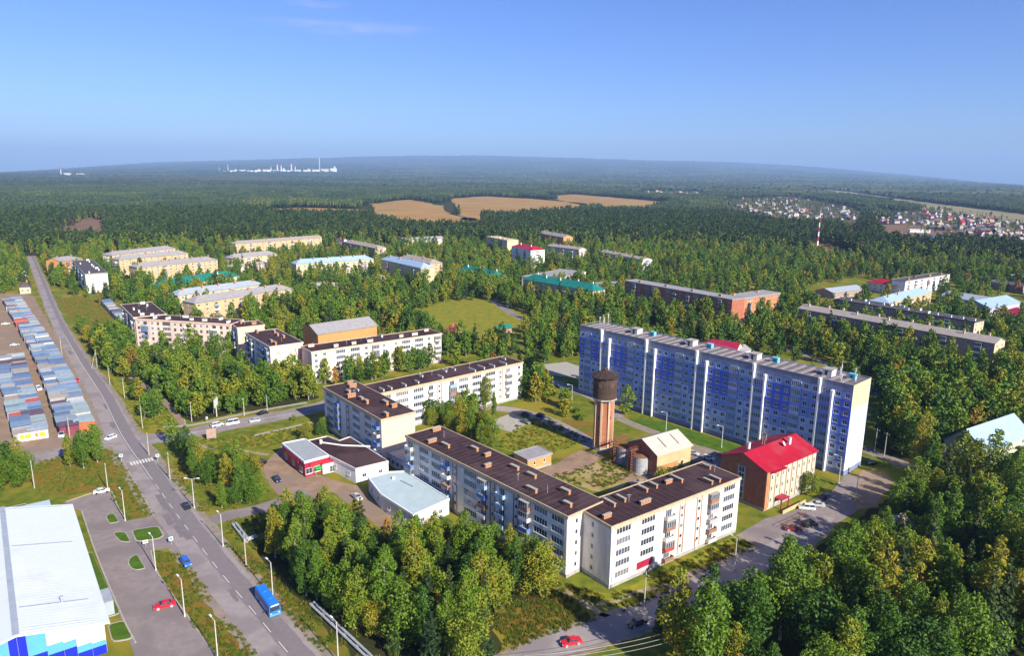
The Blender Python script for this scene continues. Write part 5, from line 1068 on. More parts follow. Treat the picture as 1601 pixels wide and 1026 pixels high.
# ---------------------------------------------------------------- cars, bus
def carpaint(n, c): return mat('car_' + n, c, tuple(v * .92 for v in c), 1.0, 0.25, 2, spec=0.6)
CP = {'white': (.75, .75, .74), 'silver': (.50, .51, .52), 'black': (.015, .015, .018), 'dark blue': (.02, .03, .08), 'blue': (.03, .14, .62), 'red': (.62, .02, .035), 'dark red': (.20, .012, .03), 'grey': (.16, .17, .19)}
CM = {}
def car_meshes(kind):
    if kind in CM: return CM[kind]
    L_, W_, Hh, hood, cab0, cab1, rear = {'sedan': (4.4, 1.72, 1.45, .88, .27, .40, .82), 'suv': (4.6, 1.85, 1.78, 1.05, .24, .36, .97), 'van': (5.0, 1.95, 2.1, 1.15, .08, .22, .985), 'hatch': (4.0, 1.7, 1.5, .92, .22, .36, .97)}[kind]
    w = W_ / 2; b = MB(); x = lambda t: L_ / 2 - t * L_
    # body: profile swept across the width with rounded shoulders
    prof = [(0.0, .42), (0.0, .62), (.03, .72), (cab0, hood), (rear if rear > .9 else rear + .03, hood + .04), (.985, hood - .03 if rear < .9 else hood), (1.0, .6), (1.0, .38)]
    n = len(prof); ws = [(-w, .0), (-w * .86, .05), (w * .86, .05), (w, .0)]
    for y, dz in ws: b.v += [(x(t), y, z + (dz if z > .65 else 0)) for t, z in prof]
    for k in range(3):
        for j in range(n - 1): b.f.append((k * n + j, (k + 1) * n + j, (k + 1) * n + j + 1, k * n + j + 1)); b.m.append(0)
    b.f.append(tuple(range(n))); b.m.append(0); b.f.append(tuple(3 * n + n - 1 - j for j in range(n))); b.m.append(0)
    b.quad([(x(0), -w, .42), (x(1), -w, .38), (x(1), w, .38), (x(0), w, .42)], 0)
    b.box(x(.995), x(.005), -w * .9, w * .9, .25, .42, 0)
    body = b.mesh('body', [M_tyre])
    b = MB(); r0, r1 = cab1, rear - (.12 if rear < .9 else .05)
    lo = [(x(cab0), hood), (x(rear), hood + .04)]; hi = [(x(r0), Hh - .06), (x(r1), Hh - .06)]
    B_ = [(lo[0][0], -w * .9, hood + .03), (lo[1][0], -w * .9, hood + .05), (lo[1][0], w * .9, hood + .05), (lo[0][0], w * .9, hood + .03)]
    T_ = [(hi[0][0], -w * .72, hi[0][1]), (hi[1][0], -w * .72, hi[1][1]), (hi[1][0], w * .72, hi[1][1]), (hi[0][0], w * .72, hi[0][1])]
    for k in range(4): j = (k + 1) % 4; b.quad([B_[j], B_[k], T_[k], T_[j]])
    glass = b.mesh('glazing', [M_glass[0]])
    b = MB(); T2 = [(p[0], p[1] * 1.02, p[2]) for p in T_]; b.quad([(p[0], p[1], p[2] + .06) for p in T2][::-1]); b.quad(T2)
    for k in range(4): j = (k + 1) % 4; b.quad([T2[k], T2[j], (T2[j][0], T2[j][1], T2[j][2] + .06), (T2[k][0], T2[k][1], T2[k][2] + .06)])
    for s in (-1, 1):
        for q in (0, .5, 1):
            pb = Vector((lo[0][0] + (lo[1][0] - lo[0][0]) * q, s * w * .91, hood + .04)); pt = Vector((hi[0][0] + (hi[1][0] - hi[0][0]) * q, s * w * .73, Hh - .05)); b.tube(pb, pt, .05, n=4)
    roof = b.mesh('roof', [M_tyre])
    b = MB(); b.cyl(0, 0, 0, .2, .33, .33, 14, 0, 1); 
    for i_, p in enumerate(b.v): b.v[i_] = (p[0], p[2] - .1, p[1])
    wheel = b.mesh('wheel', [M_tyre, M_metal])
    b = MB(); b.box(-.03, .03, -.18, .18, -.07, .07); lamp = b.mesh('headlight', [M_chrome])
    CM[kind] = (body, glass, roof, wheel, lamp, L_, w); return CM[kind]
PAINTED = {}
def car(px, toward, colour, kind, label, z=0.05):
    body, glass, roof, wheel, lamp, L_, w = car_meshes(kind); p, q = G(*px), G(*toward); d = q - p
    t = thing('car', label, 'car', (p.x, p.y, z), math.atan2(d.y, d.x)); cm = carpaint(colour.replace(' ', '_'), CP[colour])
    for me, nm in ((body, 'body'), (roof, 'roof')):
        k = (nm, kind, colour)
        if k not in PAINTED: m2 = me.copy(); m2.materials.clear(); m2.materials.append(cm); PAINTED[k] = m2
        obj(nm, PAINTED[k], t)
    obj('glazing', glass, t)
    for sx in (L_ * .31, -L_ * .30):
        for sy in (-w + .08, w - .08): obj('wheel', wheel, t, (sx, sy, .33))
    for sy in (-w * .68, w * .68): obj('headlight', lamp, t, (L_ / 2 + .0, sy, .68))
    add_clear([(p.x - 3, p.y - 3), (p.x + 3, p.y - 3), (p.x + 3, p.y + 3), (p.x - 3, p.y + 3)])
for c in (
    ((291, 883), (300, 895), 'blue', 'hatch', 'bright blue hatchback at the roadside by car park entry'),
    ((258, 950), (246, 953), 'red', 'sedan', 'red saloon in the hall car park'),
    ((159, 771), (175, 768), 'white', 'sedan', 'white saloon at the far end of hall car park'),
    ((173, 687), (160, 692), 'white', 'hatch', 'white hatchback turning at the intersection'),
    ((291, 794), (284, 784), 'black', 'sedan', 'black saloon driving up the main road'),
    ((61, 610), (66, 616), 'white', 'suv', 'white car parked between the garage rows'),
    ((24, 684), (26, 694), 'dark blue', 'van', 'dark van left of the yellow banner'),
    ((99, 682), (94, 688), 'silver', 'van', 'pale small van at the near garage corner'),
    ((121, 597), (125, 603), 'red', 'hatch', 'red hatchback beside the roadside garages'),
    ((9, 508), (20, 507), 'white', 'sedan', 'white saloon on dirt left of garages'),
    ((23, 541), (32, 540), 'silver', 'sedan', 'silver saloon left of the far garages'),
    ((340, 667), (352, 664), 'white', 'suv', 'white four-wheel drive on the cross street'),
    ((363, 664), (352, 666), 'white', 'van', 'white van driving left on cross street'),
    ((398, 660), (386, 662), 'silver', 'hatch', 'silver hatchback behind the white van'),
    ((411, 648), (422, 645), 'black', 'sedan', 'black saloon near the upper kerb of cross street'),
    ((407, 725), (396, 722), 'black', 'sedan', 'black saloon beside the red bush at shop lot'),
    ((433, 752), (440, 760), 'dark blue', 'sedan', 'dark saloon at lower edge of shop lot'),
    ((558, 780), (566, 786), 'silver', 'sedan', 'silver car parked near annex corner'),
    ((820, 650), (808, 646), 'black', 'sedan', 'dark saloon in courtyard, left one of the pair'),
    ((844, 653), (832, 649), 'dark blue', 'suv', 'dark car in courtyard, right one of the pair'),
    ((822, 662), (835, 667), 'grey', 'sedan', 'grey saloon parked on the shaded courtyard edge'),
    ((872, 606), (884, 610), 'dark blue', 'sedan', 'dark blue saloon on the lane left of high-rise'),
    ((885, 620), (896, 624), 'white', 'sedan', 'white saloon near the first courtyard lamp'),
    ((1108, 719), (1120, 722), 'white', 'hatch', 'white hatchback behind the corner block'),
    ((1083, 711), (1094, 714), 'silver', 'sedan', 'silver saloon beside the boiler house'),
    ((1132, 715), (1122, 712), 'black', 'sedan', 'black saloon beside the crimson-roofed building'),
    ((1261, 797), (1250, 796), 'white', 'suv', 'white off-roader in the shaded parking lot'),
    ((1277, 792), (1266, 791), 'silver', 'sedan', 'silver-blue saloon next to white off-roader'),
    ((1266, 823), (1280, 820), 'black', 'suv', 'black off-roader nearest camera in shaded lot'),
    ((1240, 830), (1228, 829), 'dark red', 'sedan', 'dark red saloon in shaded lot'),
    ((1292, 780), (1303, 778), 'dark blue', 'sedan', 'dark saloon under the trees behind parking lot'),
    ((893, 1008), (880, 1011), 'red', 'sedan', 'red saloon on the lower street'),
    ((996, 978), (984, 982), 'black', 'sedan', 'black saloon in tree shade on the lower street'),
    ((1362, 727), (1374, 724), 'black', 'hatch', 'black hatchback behind the high-rise end wall'),
    ((797, 480), (806, 478), 'white', 'van', 'white van on the lane by sports field')): car(*c)
def bus():
    p, q = G(419, 949), G(432, 967); d = q - p; t = thing('bus', 'bright blue city bus driving down the main road', 'bus', (p.x, p.y, .05), math.atan2(d.y, d.x)); BP = carpaint('bus_blue', (.02, .20, .72)); Lb, w, h = 9.2, 1.22, 2.95
    b = MB(); sec = [(-w, .35), (-w, 1.3), (-w * .97, 2.55), (-w * .8, h), (w * .8, h), (w * .97, 2.55), (w, 1.3), (w, .35)]
    for x in (-Lb / 2, Lb / 2): b.v += [(x, y, z) for y, z in sec]
    n = len(sec)
    for k in range(n): j = (k + 1) % n; b.f.append((k, n + k, n + j, j)); b.m.append(0)
    b.f.append(tuple(range(n))[::-1]); b.m.append(0); b.f.append(tuple(n + k for k in range(n))); b.m.append(0); b.build('body', BP, t)
    for s in (-1, 1):
        for k in range(6):
            b = MB(); x0 = -Lb / 2 + .5 + k * 1.4; q_ = [(x0, s * (w + .012), 1.42), (x0 + 1.25, s * (w + .012), 1.42), (x0 + 1.25, s * (w * .975 + .012), 2.4), (x0, s * (w * .975 + .012), 2.4)]; b.quad(q_ if s < 0 else q_[::-1]); b.build('side_window', M_glass[0], t)
    b = MB(); b.quad([(Lb / 2 + .015, -w * .88, 1.35), (Lb / 2 + .015, w * .88, 1.35), (Lb / 2 + .015, w * .86, 2.45), (Lb / 2 + .015, -w * .86, 2.45)]); b.build('windscreen', M_glass[0], t)
    b = MB(); b.box(Lb / 2, Lb / 2 + .1, -w, w, .3, .6); b.build('bumper', M_cyan, t); b = MB(); b.box(Lb / 2, Lb / 2 + .03, -w * .7, w * .7, 2.52, 2.8); b.build('route_board', M_white, t)
    for sy in (-.85, .85): b = MB(); b.box(Lb / 2, Lb / 2 + .04, sy - .2, sy + .2, .75, .95); b.build('headlight', M_chrome, t)
    for x in (-1.8, 1.4): b = MB(); b.box(-.5, .5, -.45, .45, 0, .16); b.build('roof_hatch', BP, t, loc=(x, 0, h - .01))
    for sx in (2.9, -2.4):
        for sy in (-w + .1, w - .1):
            b = MB(); b.cyl(0, 0, -.14, .14, .48, .48, 16, 0, 1); b.v = [(p_[0], p_[2], p_[1]) for p_ in b.v]; b.build('wheel', [M_tyre, M_metal], t, loc=(sx, sy, .48))
    for s in (-1, 1): b = MB(); b.tube((Lb / 2, s * w, 2.3), (Lb / 2 + .3, s * (w + .25), 2.2), .03); b.box(Lb / 2 + .25, Lb / 2 + .35, s * (w + .25) - .1, s * (w + .25) + .1, 1.8, 2.25); b.build('mirror', M_tyre, t)
bus()
# ---------------------------------------------------------------- lamps, poles, signs, wires
def lamp(px, h, arm, label, m=M_pole, double=False, group='street lamps'):
    p = G(*px); t = thing('street_lamp', label, 'street lamp', p, arm, group)
    b = MB(); b.cyl(0, 0, 0, h, .14, .09, 8); b.cyl(0, 0, 0, .5, .22, .2, 8); b.build('pole', m, t)
    for s in ((1, -1) if double else (1,)):
        b = MB(); b.tube((0, 0, h - .1), (s * 1.5, 0, h + .25), .06); b.build('arm', m, t)
        b = MB(); b.box(min(s * 1.4, s * 2.2), max(s * 1.4, s * 2.2), -.16, .16, h + .16, h + .34); b.build('lamp_head', M_white, t)
for px, h, arm, lab, db in (((196, 815), 9, 2.4, 'tall lamp at hall car park corner', 0), ((244, 893), 9, 2.4, 'lamp by the half-round grass island', 0), ((289, 965), 9, 2.4, 'lamp beside the red saloon', 0), ((341, 1034), 9, 2.4, 'lamp at the bottom edge left of main road', 0),
        ((427, 936), 9, 2.4, 'lamp on the verge just behind the bus', 0), ((529, 1036), 9, 2.4, 'lamp at bottom edge right of main road', 0), ((304, 795), 9, 0, 'double-headed lamp near the side road mouth', 1), ((349, 855), 9, 2.4, 'lamp at the side road corner', 0),
        ((894, 631), 8, 3.0, 'first courtyard lamp, left of the water tower', 0), ((1041, 677), 8, 3.0, 'second courtyard lamp, right of the water tower', 0), ((1128, 700), 8, 3.0, 'third courtyard lamp near the crimson roof', 0),
        ((1311, 756), 9, 2.6, 'lamp beside the high-rise corner', 0), ((1337, 785), 9, 2.6, 'lamp in the dug soil beyond parking lot', 0), ((1148, 892), 8.5, 2.2, 'lamp at the right end of grass apron', 0), ((339, 650), 7, 2.0, 'lamp near the cross street billboard', 0), ((382, 650), 6, 2.0, 'short lamp above the cross street', 0)): lamp(px, h, arm, lab, double=bool(db))
def pole(px, h, label, strut=False):
    p = G(*px); t = thing('utility_pole', label, 'utility pole', p, 2.2, 'concrete utility poles'); b = MB(); b.cyl(0, 0, 0, h, .17, .11, 8); b.build('post', M_polec, t)
    b = MB(); b.box(-.9, .9, -.06, .06, h - .7, h - .55); b.build('crossarm', M_polec, t)
    for s in (-.8, 0, .8): b = MB(); b.cyl(s, 0, h - .55, h - .35, .06, .04, 6); b.build('insulator', M_white, t)
    if strut: b = MB(); b.tube((0, 2.4, 0), (0, .1, h - 1.2), .12); b.build('strut', M_polec, t)
for px, h, lab, st in (((54, 764), 9, 'pole behind the hall roof', 0), ((169, 768), 9, 'pole beside the white saloon in car park', 0), ((150, 712), 9, 'pole in the clump of birches near intersection', 0), ((223, 670), 9, 'pole nearest the intersection, right of main road', 0),
        ((195, 624), 9, 'second pole up the right side of main road', 0), ((172, 602), 9, 'third pole up the right side of main road', 0), ((152, 575), 9, 'strutted pole up the right side of main road', 1), ((97, 555), 9, 'pole between garages and main road', 0), ((110, 690), 9, 'pole at the near garage corner', 0),
        ((233, 712), 8, 'leaning shadow pole at the crosswalk', 0), ((292, 694), 9, 'pole below the cross street mouth', 0), ((266, 750), 9, 'pole among birches right of crosswalk', 0), ((1007, 952), 9, 'pole in grass before the white corner block', 0), ((385, 885), 8.5, 'pole at wood edge above the bus', 0), ((495, 905), 9, 'pole inside the bottom wood', 0),
        ((1382, 715), 9, 'pale pole on the lane right of high-rise', 0), ((1367, 708), 9, 'thin pole behind the high-rise end', 0), ((690, 1010), 8, 'pole in the bottom wood, right part', 0), ((300, 660), 8, 'pole on the upper side of cross street', 0), ((418, 644), 7, 'pole at the cross street side lane', 0)): pole(px, h, lab, st)
def roadsign(px, an, label, m, sz=(.8, .8), hh=2.6, shape='sq'):
    t = thing('road_sign', label, 'road sign', G(*px), an, 'road signs'); b = MB(); b.cyl(0, 0, 0, hh, .05, .05, 6); b.build('post', M_pole, t)
    b = MB(); b.box(.05, .09, -sz[0] / 2, sz[0] / 2, hh - sz[1], hh); b.build('plate', M_white, t); b = MB(); b.box(.09, .10, -sz[0] * .36, sz[0] * .36, hh - sz[1] * .86, hh - sz[1] * .14); b.build('symbol', m, t)
roadsign((190, 722), -1.0, 'white square crossing sign left of crosswalk', M_cyan, (1.0, 1.0)); roadsign((247, 722), -1.0, 'white square crossing sign right of crosswalk', M_cyan, (1.0, 1.0)); roadsign((268, 852), -1.0, 'white sign at the car park entry', M_cyan, (1.0, 1.1), 2.2); roadsign((228, 855), -1.0, 'small board at car park entry', M_conc, (1.2, .9), 1.8)
roadsign((324, 662), -1.2, 'small sign on the cross street', M_conc, (.7, .9)); 
bb = thing('billboard', 'tall billboard seen edge-on above the cross street', 'billboard', G(339, 652), 1.75); b = MB(); b.cyl(0, 0, 0, 5, .2, .18, 8); b.build('post', M_pole, bb); b = MB(); b.box(-2.6, 2.6, -.2, .2, 4.4, 7.6, 0); b.build('panel', M_conc, bb); b = MB(); b.box(-2.5, 2.5, -.24, -.2, 4.5, 7.5); b.build('poster', M_white, bb)
for px, ang in (((331, 688), .5),):
    t = thing('advert_stand', 'slanted dark board at the corner below cross street', 'board', G(*px), ang); b = MB(); b.box(-1.6, 1.6, -.1, .1, .6, 4.2); b.build('panel', M_brickb, t); b = MB(); b.cyl(-1.2, 0, 0, .8, .08, .08, 6); b.cyl(1.2, 0, 0, .8, .08, .08, 6); b.build('legs', M_pole, t)
# pipes along the birch wood
def pipeline(pxs, label, hh=.7, r=.28):
    P = [G(*p) for p in pxs]; t = thing('heating_pipe', label, 'pipe', P[0]); o = P[0]
    for i in range(len(P) - 1):
        a, c = P[i] - o, P[i + 1] - o; d = (c - a).normalized(); nn = Vector((-d.y, d.x, 0)) * .45
        for s in (-1, 1): b = MB(); b.tube((a.x + nn.x * s, a.y + nn.y * s, hh), (c.x + nn.x * s, c.y + nn.y * s, hh), r, n=8); b.build('pipe', M_tank, t)
        for k in range(int((c - a).length / 5) + 1): q = a + d * k * 5; b = MB(); b.box(q.x - .4, q.x + .4, q.y - .4, q.y + .4, 0, hh - .2); b.build('support', M_conc, t)
    for i in range(len(P) - 1): d = (P[i + 1] - P[i]).normalized(); n = Vector((-d.y, d.x, 0)) * 2.2; add_clear([P[i] + n, P[i] - n, P[i + 1] - n, P[i + 1] + n])
pipeline([(488, 948), (520, 978), (575, 1030), (620, 1080)], 'twin grey heating pipes along the verge above bus'); pipeline([(366, 822), (386, 848), (402, 842)], 'short grey pipe run near the side road corner')
for k, (p, q, z) in enumerate((((820, 1026), (1060, 985), 8.5), ((830, 1032), (1070, 990), 8.2), ((840, 1038), (1080, 995), 7.9))):
    A, B = G(*p, z), G(*q, z); b = MB(); prev = A
    for i in range(1, 13): t_ = i / 12; c = A.lerp(B, t_); c.z -= 1.0 * 4 * t_ * (1 - t_); b.tube(prev, c, .035, n=4); prev = c
    tag(b.build('power_line', M_polec), '%s of three overhead wires above the lower street' % ('upper', 'middle', 'lower')[k], 'wire', 'overhead wires')
for px, an, l, lab in (((885, 722), .3, 8, 'pipe rail frame beside the brick outbuilding'), ((1240, 818), .62, 12, 'low railing before the crimson-roofed building')):
    t = thing('railing', lab, 'railing', G(*px), an); b = MB()
    for k in range(5): b = MB(); b.cyl(-l / 2 + l * k / 4, 0, 0, 1.6, .06, .06, 6); b.build('post', M_rust, t)
    for z in (.8, 1.55): b = MB(); b.tube((-l / 2, 0, z), (l / 2, 0, z), .05); b.build('rail', M_rust, t)
HAZE = 6.3e-5
# ---------------------------------------------------------------- trees
def leaf(b, c, nrm, s, rr, mi):
    n = (nrm + Vector((rr.gauss(0, .8), rr.gauss(0, .8), rr.gauss(0, .8)))).normalized(); a = n.orthogonal().normalized(); t = n.cross(a); an = rr.uniform(0, 6.28)
    a, t = a * math.cos(an) + t * math.sin(an), t * math.cos(an) - a * math.sin(an); s1 = s * rr.uniform(.6, 1.2); s2 = s * rr.uniform(.35, .7)
    b.quad([c - a * s1, c + t * s2, c + a * s1, c - t * s2], mi)
def crown(seed, h, r, base, kind, nl, ls, mi=0, b=None, clumps=None):
    rr = random.Random(seed); b = b or MB(); cl = []
    n = clumps or 26
    for k in range(n):
        u = (k + rr.random()) / n; z = base + (h - base) * u
        if kind == 'birch': pr = r * (math.sin(math.pi * (.13 + .80 * u)) ** .6 * (1 - .16 * u))
        elif kind == 'round': pr = r * max(.12, math.sqrt(max(0, 1 - (2 * u - .9) ** 2 * .8)))
        else: pr = r * (1.0 - u) ** .85 + .12
        an = k * 2.4 + rr.uniform(-.6, .6); q = pr * rr.uniform(.3, 1.0) * (.5 if u > .9 else 1)
        cs = (pr * .46 + .2) * rr.uniform(.65, 1.25) if kind != 'spruce' else (pr * .5 + .2)
        cl.append((Vector((math.cos(an) * q, math.sin(an) * q, z)), cs, (.95 if kind != 'spruce' else .55) * cs))
    tot = sum(c[1] ** 2 for c in cl)
    for c, sr, sz in cl:
        for k in range(max(3, int(nl * sr ** 2 / tot))):
            d = Vector((rr.gauss(0, 1), rr.gauss(0, 1), rr.gauss(0, 1) + .15)).normalized(); q = rr.uniform(.72, 1.08)
            p = c + Vector((d.x * sr, d.y * sr, d.z * sz)) * q
            if p.z < base * .6: p.z = base * .6
            nd = d if kind != 'spruce' else (d + Vector((0, 0, .6)))
            leaf(b, p, nd, ls, rr, mi)
    return b, cl
def trunk(b, h, r, base, cl, rr, mi=0, nb=7):
    k = 5; pts = [Vector((0, 0, 0))]
    for i in range(1, k + 1): pts.append(Vector((rr.uniform(-.12, .12) * i * .5, rr.uniform(-.12, .12) * i * .5, h * .86 * i / k)))
    for i in range(k): b.tube(pts[i], pts[i + 1], r * (1 - i / k * .85), r * (1 - (i + 1) / k * .85), 6, mi)
    for c, sr, sz in cl[::max(1, len(cl) // nb)]:
        z = max(base * .8, c.z - 1.2); s = pts[min(k, int(z / (h * .86) * k))]; b.tube((s.x, s.y, min(z, h * .8)), c, r * .3, r * .08, 4, mi)
PROTO = {}
rt_ = random.Random(77)
def mk(kind, i, h, r, base, nl, ls, lm, tm, clumps):
    sd_ = hash((kind, i)) if False else (i * 131 + len(kind) * 17 + int(h * 10)); shape = {'birch': 'birch', 'gold': 'birch', 'rowan': 'round', 'bush': 'round', 'poplar': 'round', 'spruce': 'spruce', 'pine': 'round'}[kind]
    c, cl = crown(sd_, h, r, base, shape, nl, ls, 0, None, clumps); t = MB(); trunk(t, h, .10 + h * .010, base, cl, random.Random(sd_), 0)
    PROTO.setdefault(kind, []).append((c.mesh('crown', [lm]), t.mesh('trunk', [tm]), h))
for i in range(7): mk('birch', i, 14.0 + i * .8, 2.35 + .25 * (i % 3), 1.7 + .3 * (i % 3), 3900, .275, L_birch, M_trunk, 36)
for i in range(3): mk('poplar', i, 11.5 + i, 3.3 + .3 * i, 1.8, 3600, .29, L_birch, M_trunkd, 26)
for i in range(2): mk('gold', i, 10.5 + i * 1.6, 2.1, 1.6, 1700, .32, L_gold, M_trunk, 22)
for i in range(2): mk('rowan', i, 5.2 + i, 2.2, .6, 1100, .28, L_rowan, M_trunkd, 16)
for i in range(3): mk('spruce', i, 14 + i * 1.8, 2.2, .8, 3200, .30, L_pine, M_trunkd, 34)
for i in range(3): mk('bush', i, 3.4 + i * .7, 2.1, .2, 900, .28, L_birch, M_trunkd, 12)
# patches: (name for labels, pixel polygon of the ground they grow on, spacing, {kind: weight}, scale range)
MIXB = {'birch': 8, 'poplar': 2, 'gold': .7, 'spruce': .5}
PATCH = [
    ('the dense wood below the corner block', [(405, 855), (440, 836), (500, 826), (545, 840), (580, 868), (640, 888), (745, 895), (820, 918), (862, 935), (845, 945), (790, 950), (775, 985), (800, 1015), (770, 1060), (610, 1075), (545, 1010), (470, 945), (420, 895)], 4.3, {'birch': 8, 'poplar': 2.5, 'gold': .25, 'spruce': 2.2}, (.6, 1.08)),
    ('the shady wood at lower right', [(1252, 955), (1300, 918), (1335, 888), (1368, 852), (1405, 806), (1480, 775), (1620, 760), (1680, 1000), (1640, 1090), (1100, 1090), (1010, 1050), (1120, 1008), (1185, 982)], 5.0, {'birch': 6, 'poplar': 3, 'gold': .35, 'spruce': 2.4}, (.7, 1.35)),
    ('the wood right of the high-rise', [(1370, 700), (1390, 660), (1370, 610), (1400, 590), (1480, 600), (1620, 590), (1620, 650), (1540, 740), (1480, 755), (1400, 770), (1430, 735)], 6.0, {'birch': 5, 'poplar': 4, 'gold': .3}, (.85, 1.2)),
    ('the roadside grove', [(130, 525), (165, 530), (215, 560), (300, 568), (380, 590), (470, 600), (500, 622), (440, 636), (360, 648), (300, 660), (262, 640), (215, 600), (190, 592), (175, 598), (150, 560)], 4.5, {'birch': 7, 'poplar': 3, 'gold': .6, 'rowan': .3, 'spruce': .6}, (.5, .98)),
    ('the thin strip below the grove', [(190, 605), (240, 622), (262, 650), (225, 662), (200, 640)], 5.0, {'birch': 4, 'poplar': 2, 'bush': 2}, (.5, .7)),
    ('the triangle beside the shop lot', [(262, 735), (300, 715), (345, 720), (395, 738), (425, 768), (412, 785), (365, 798), (318, 803), (300, 785), (275, 755)], 4.4, {'poplar': 5, 'birch': 4, 'bush': 2}, (.5, .75)),
    ('the clump on the intersection corner', [(250, 690), (280, 690), (285, 715), (268, 740), (250, 715)], 3.8, {'birch': 5, 'poplar': 2}, (.5, .75)),
    ('the birch clump left of the crosswalk', [(95, 715), (160, 706), (168, 735), (150, 742), (100, 730)], 4.5, {'birch': 5, 'bush': 2}, (.55, .8)),
    ('the wood behind the white hall', [(-40, 712), (40, 720), (52, 745), (50, 775), (-40, 780)], 4.5, {'birch': 4, 'poplar': 3}, (.6, .85)),
    ('the courtyard planting', [(606, 668), (640, 655), (690, 636), (745, 626), (775, 640), (735, 658), (780, 690), (772, 706), (715, 684), (690, 672), (640, 672)], 4.6, {'poplar': 4, 'birch': 4}, (.55, .8)),
    ('the row ending the white block', [(815, 620), (835, 600), (852, 612), (860, 640), (830, 630)], 5.0, {'birch': 5, 'poplar': 3}, (.8, 1.05)),
    ('the planting below the high-rise', [(868, 632), (905, 640), (925, 665), (900, 672), (872, 655)], 4.5, {'poplar': 4, 'bush': 3}, (.5, .75)),
    ('the row before the shop annex', [(640, 888), (650, 862), (690, 846), (740, 856), (800, 878), (850, 905), (862, 925), (830, 920), (745, 898)], 4.2, {'birch': 5, 'poplar': 3, 'gold': .4}, (.6, .9)),
    ('the row before the red-roofed building', [(1235, 790), (1300, 748), (1320, 762), (1290, 785), (1250, 800)], 4.6, {'poplar': 5, 'bush': 1}, (.55, .75)),
    ('the ground beside the tanks', [(948, 752), (968, 745), (975, 758), (955, 764)], 2.8, {'bush': 3}, (.9, 1.2)),
    ('the strip by the boiler house', [(1028, 750), (1060, 738), (1065, 746), (1035, 758)], 2.6, {'bush': 3}, (.8, 1.1)),
    ('the hedge along the cross street', [(335, 692), (400, 680), (408, 684), (345, 698)], 2.4, {'bush': 5}, (.5, .9)),
    ('the corner below the peach block', [(478, 690), (505, 668), (530, 690), (505, 684)], 3.2, {'poplar': 3, 'bush': 2}, (.4, .6)),
    ('the row below the gym', [(470, 606), (500, 600), (560, 596), (690, 560), (700, 570), (560, 604)], 5.0, {'birch': 6, 'gold': .6}, (.65, .85)),
    ('the corner by the lower street', [(1010, 985), (1025, 975), (1040, 990), (1022, 1005)], 3.2, {'spruce': 3, 'birch': 1}, (.55, .7)),
]
TOWN = [   # beyond: pixel polygon, keep probability
    ([(380, 500), (430, 470), (560, 452), (650, 465), (745, 470), (690, 478), (650, 495), (700, 520), (690, 545), (600, 520), (490, 500), (470, 520)], .95),
    ([(690, 500), (720, 520), (800, 515), (830, 500), (910, 510), (905, 560), (850, 565), (830, 590), (800, 555), (700, 560)], .85),
    ([(800, 470), (960, 480), (1130, 520), (1230, 530), (1230, 550), (1090, 525), (960, 490), (900, 510), (830, 490)], .9),
    ([(900, 420), (930, 395), (1000, 388), (1200, 395), (1340, 410), (1370, 425), (1250, 450), (1220, 445), (1050, 425), (950, 425)], 1.0),
    ([(700, 385), (760, 395), (820, 430), (800, 470), (740, 465), (690, 440), (690, 400)], .8),
    ([(1220, 500), (1260, 520), (1400, 560), (1560, 590), (1600, 580), (1601, 640), (1400, 600), (1240, 560)], .75),
    ([(1380, 395), (1620, 400), (1620, 450), (1500, 440), (1480, 430), (1390, 430)], .95),
    ([(1460, 485), (1545, 500), (1560, 530), (1535, 510), (1470, 492)], .9),
    ([(0, 385), (160, 388), (170, 420), (110, 440), (90, 470), (60, 450), (45, 400), (40, 450), (0, 460)], .8),
    ([(160, 440), (210, 450), (280, 480), (370, 500), (280, 500), (200, 475)], .85),
    ([(85, 460), (150, 465), (150, 490), (110, 495), (95, 480)], .6),
    ([(0, 372), (370, 372), (372, 384), (170, 392), (0, 390)], .95),
]
OPEN = [[(1290, 440), (1350, 436), (1420, 446), (1490, 436), (1500, 470), (1470, 490), (1400, 490), (1300, 492), (1245, 470)], [(1540, 455), (1620, 460), (1620, 500), (1550, 492)], [(20, 440), (60, 440), (60, 470), (20, 470)], [(545, 436), (620, 436), (620, 452), (545, 455)]]
TOWN = [(P, .06) for P in OPEN] + TOWN
TOWN = [(min(q[0] for q in P), max(q[0] for q in P), min(q[1] for q in P), max(q[1] for q in P), P, w) for P, w in TOWN]
rg = random.Random(101); cand = []
for nm, P, sp_, mix, sc in PATCH:
    Wp = [G(*p) for p in P]; x0, x1 = min(p.x for p in Wp), max(p.x for p in Wp); y0, y1 = min(p.y for p in Wp), max(p.y for p in Wp); PW = [(p.x, p.y) for p in Wp]
    y = y0
    while y < y1:
        x = x0
        while x < x1:
            px_, py_ = x + rg.uniform(-.42, .42) * sp_, y + rg.uniform(-.42, .42) * sp_; x += sp_
            if inpoly(px_, py_, PW) and not blocked(px_, py_) and (sp_ < 4.2 or mnoise.noise((px_ / 9, py_ / 9, 4.4)) > -.33):
                k = rg.choices(list(mix), list(mix.values()))[0]; cand.append((math.hypot(px_, py_), px_, py_, k, nm, rg.uniform(*sc)))
        y += sp_
cand.sort()
def in_view(x, y, m=60):
    q = PX((x, y, 4)); return -m < q[0] < 1601 + m and 200 < q[1] < 1026 + 90
cand = [c for c in cand if in_view(c[1], c[2], 90)]
KN = {'birch': ('birch_tree', 'green birch in %s', 'birches in %s'), 'poplar': ('broadleaf_tree', 'bushy broadleaf tree in %s', 'broadleaf trees in %s'), 'gold': ('birch_tree', 'golden autumn birch in %s', 'golden birches in %s'), 'rowan': ('rowan_tree', 'russet rowan in %s', 'rowans in %s'),
      'spruce': ('spruce_tree', 'dark spruce in %s', 'spruces in %s'), 'bush': ('shrub', 'low green shrub in %s', 'shrubs in %s')}
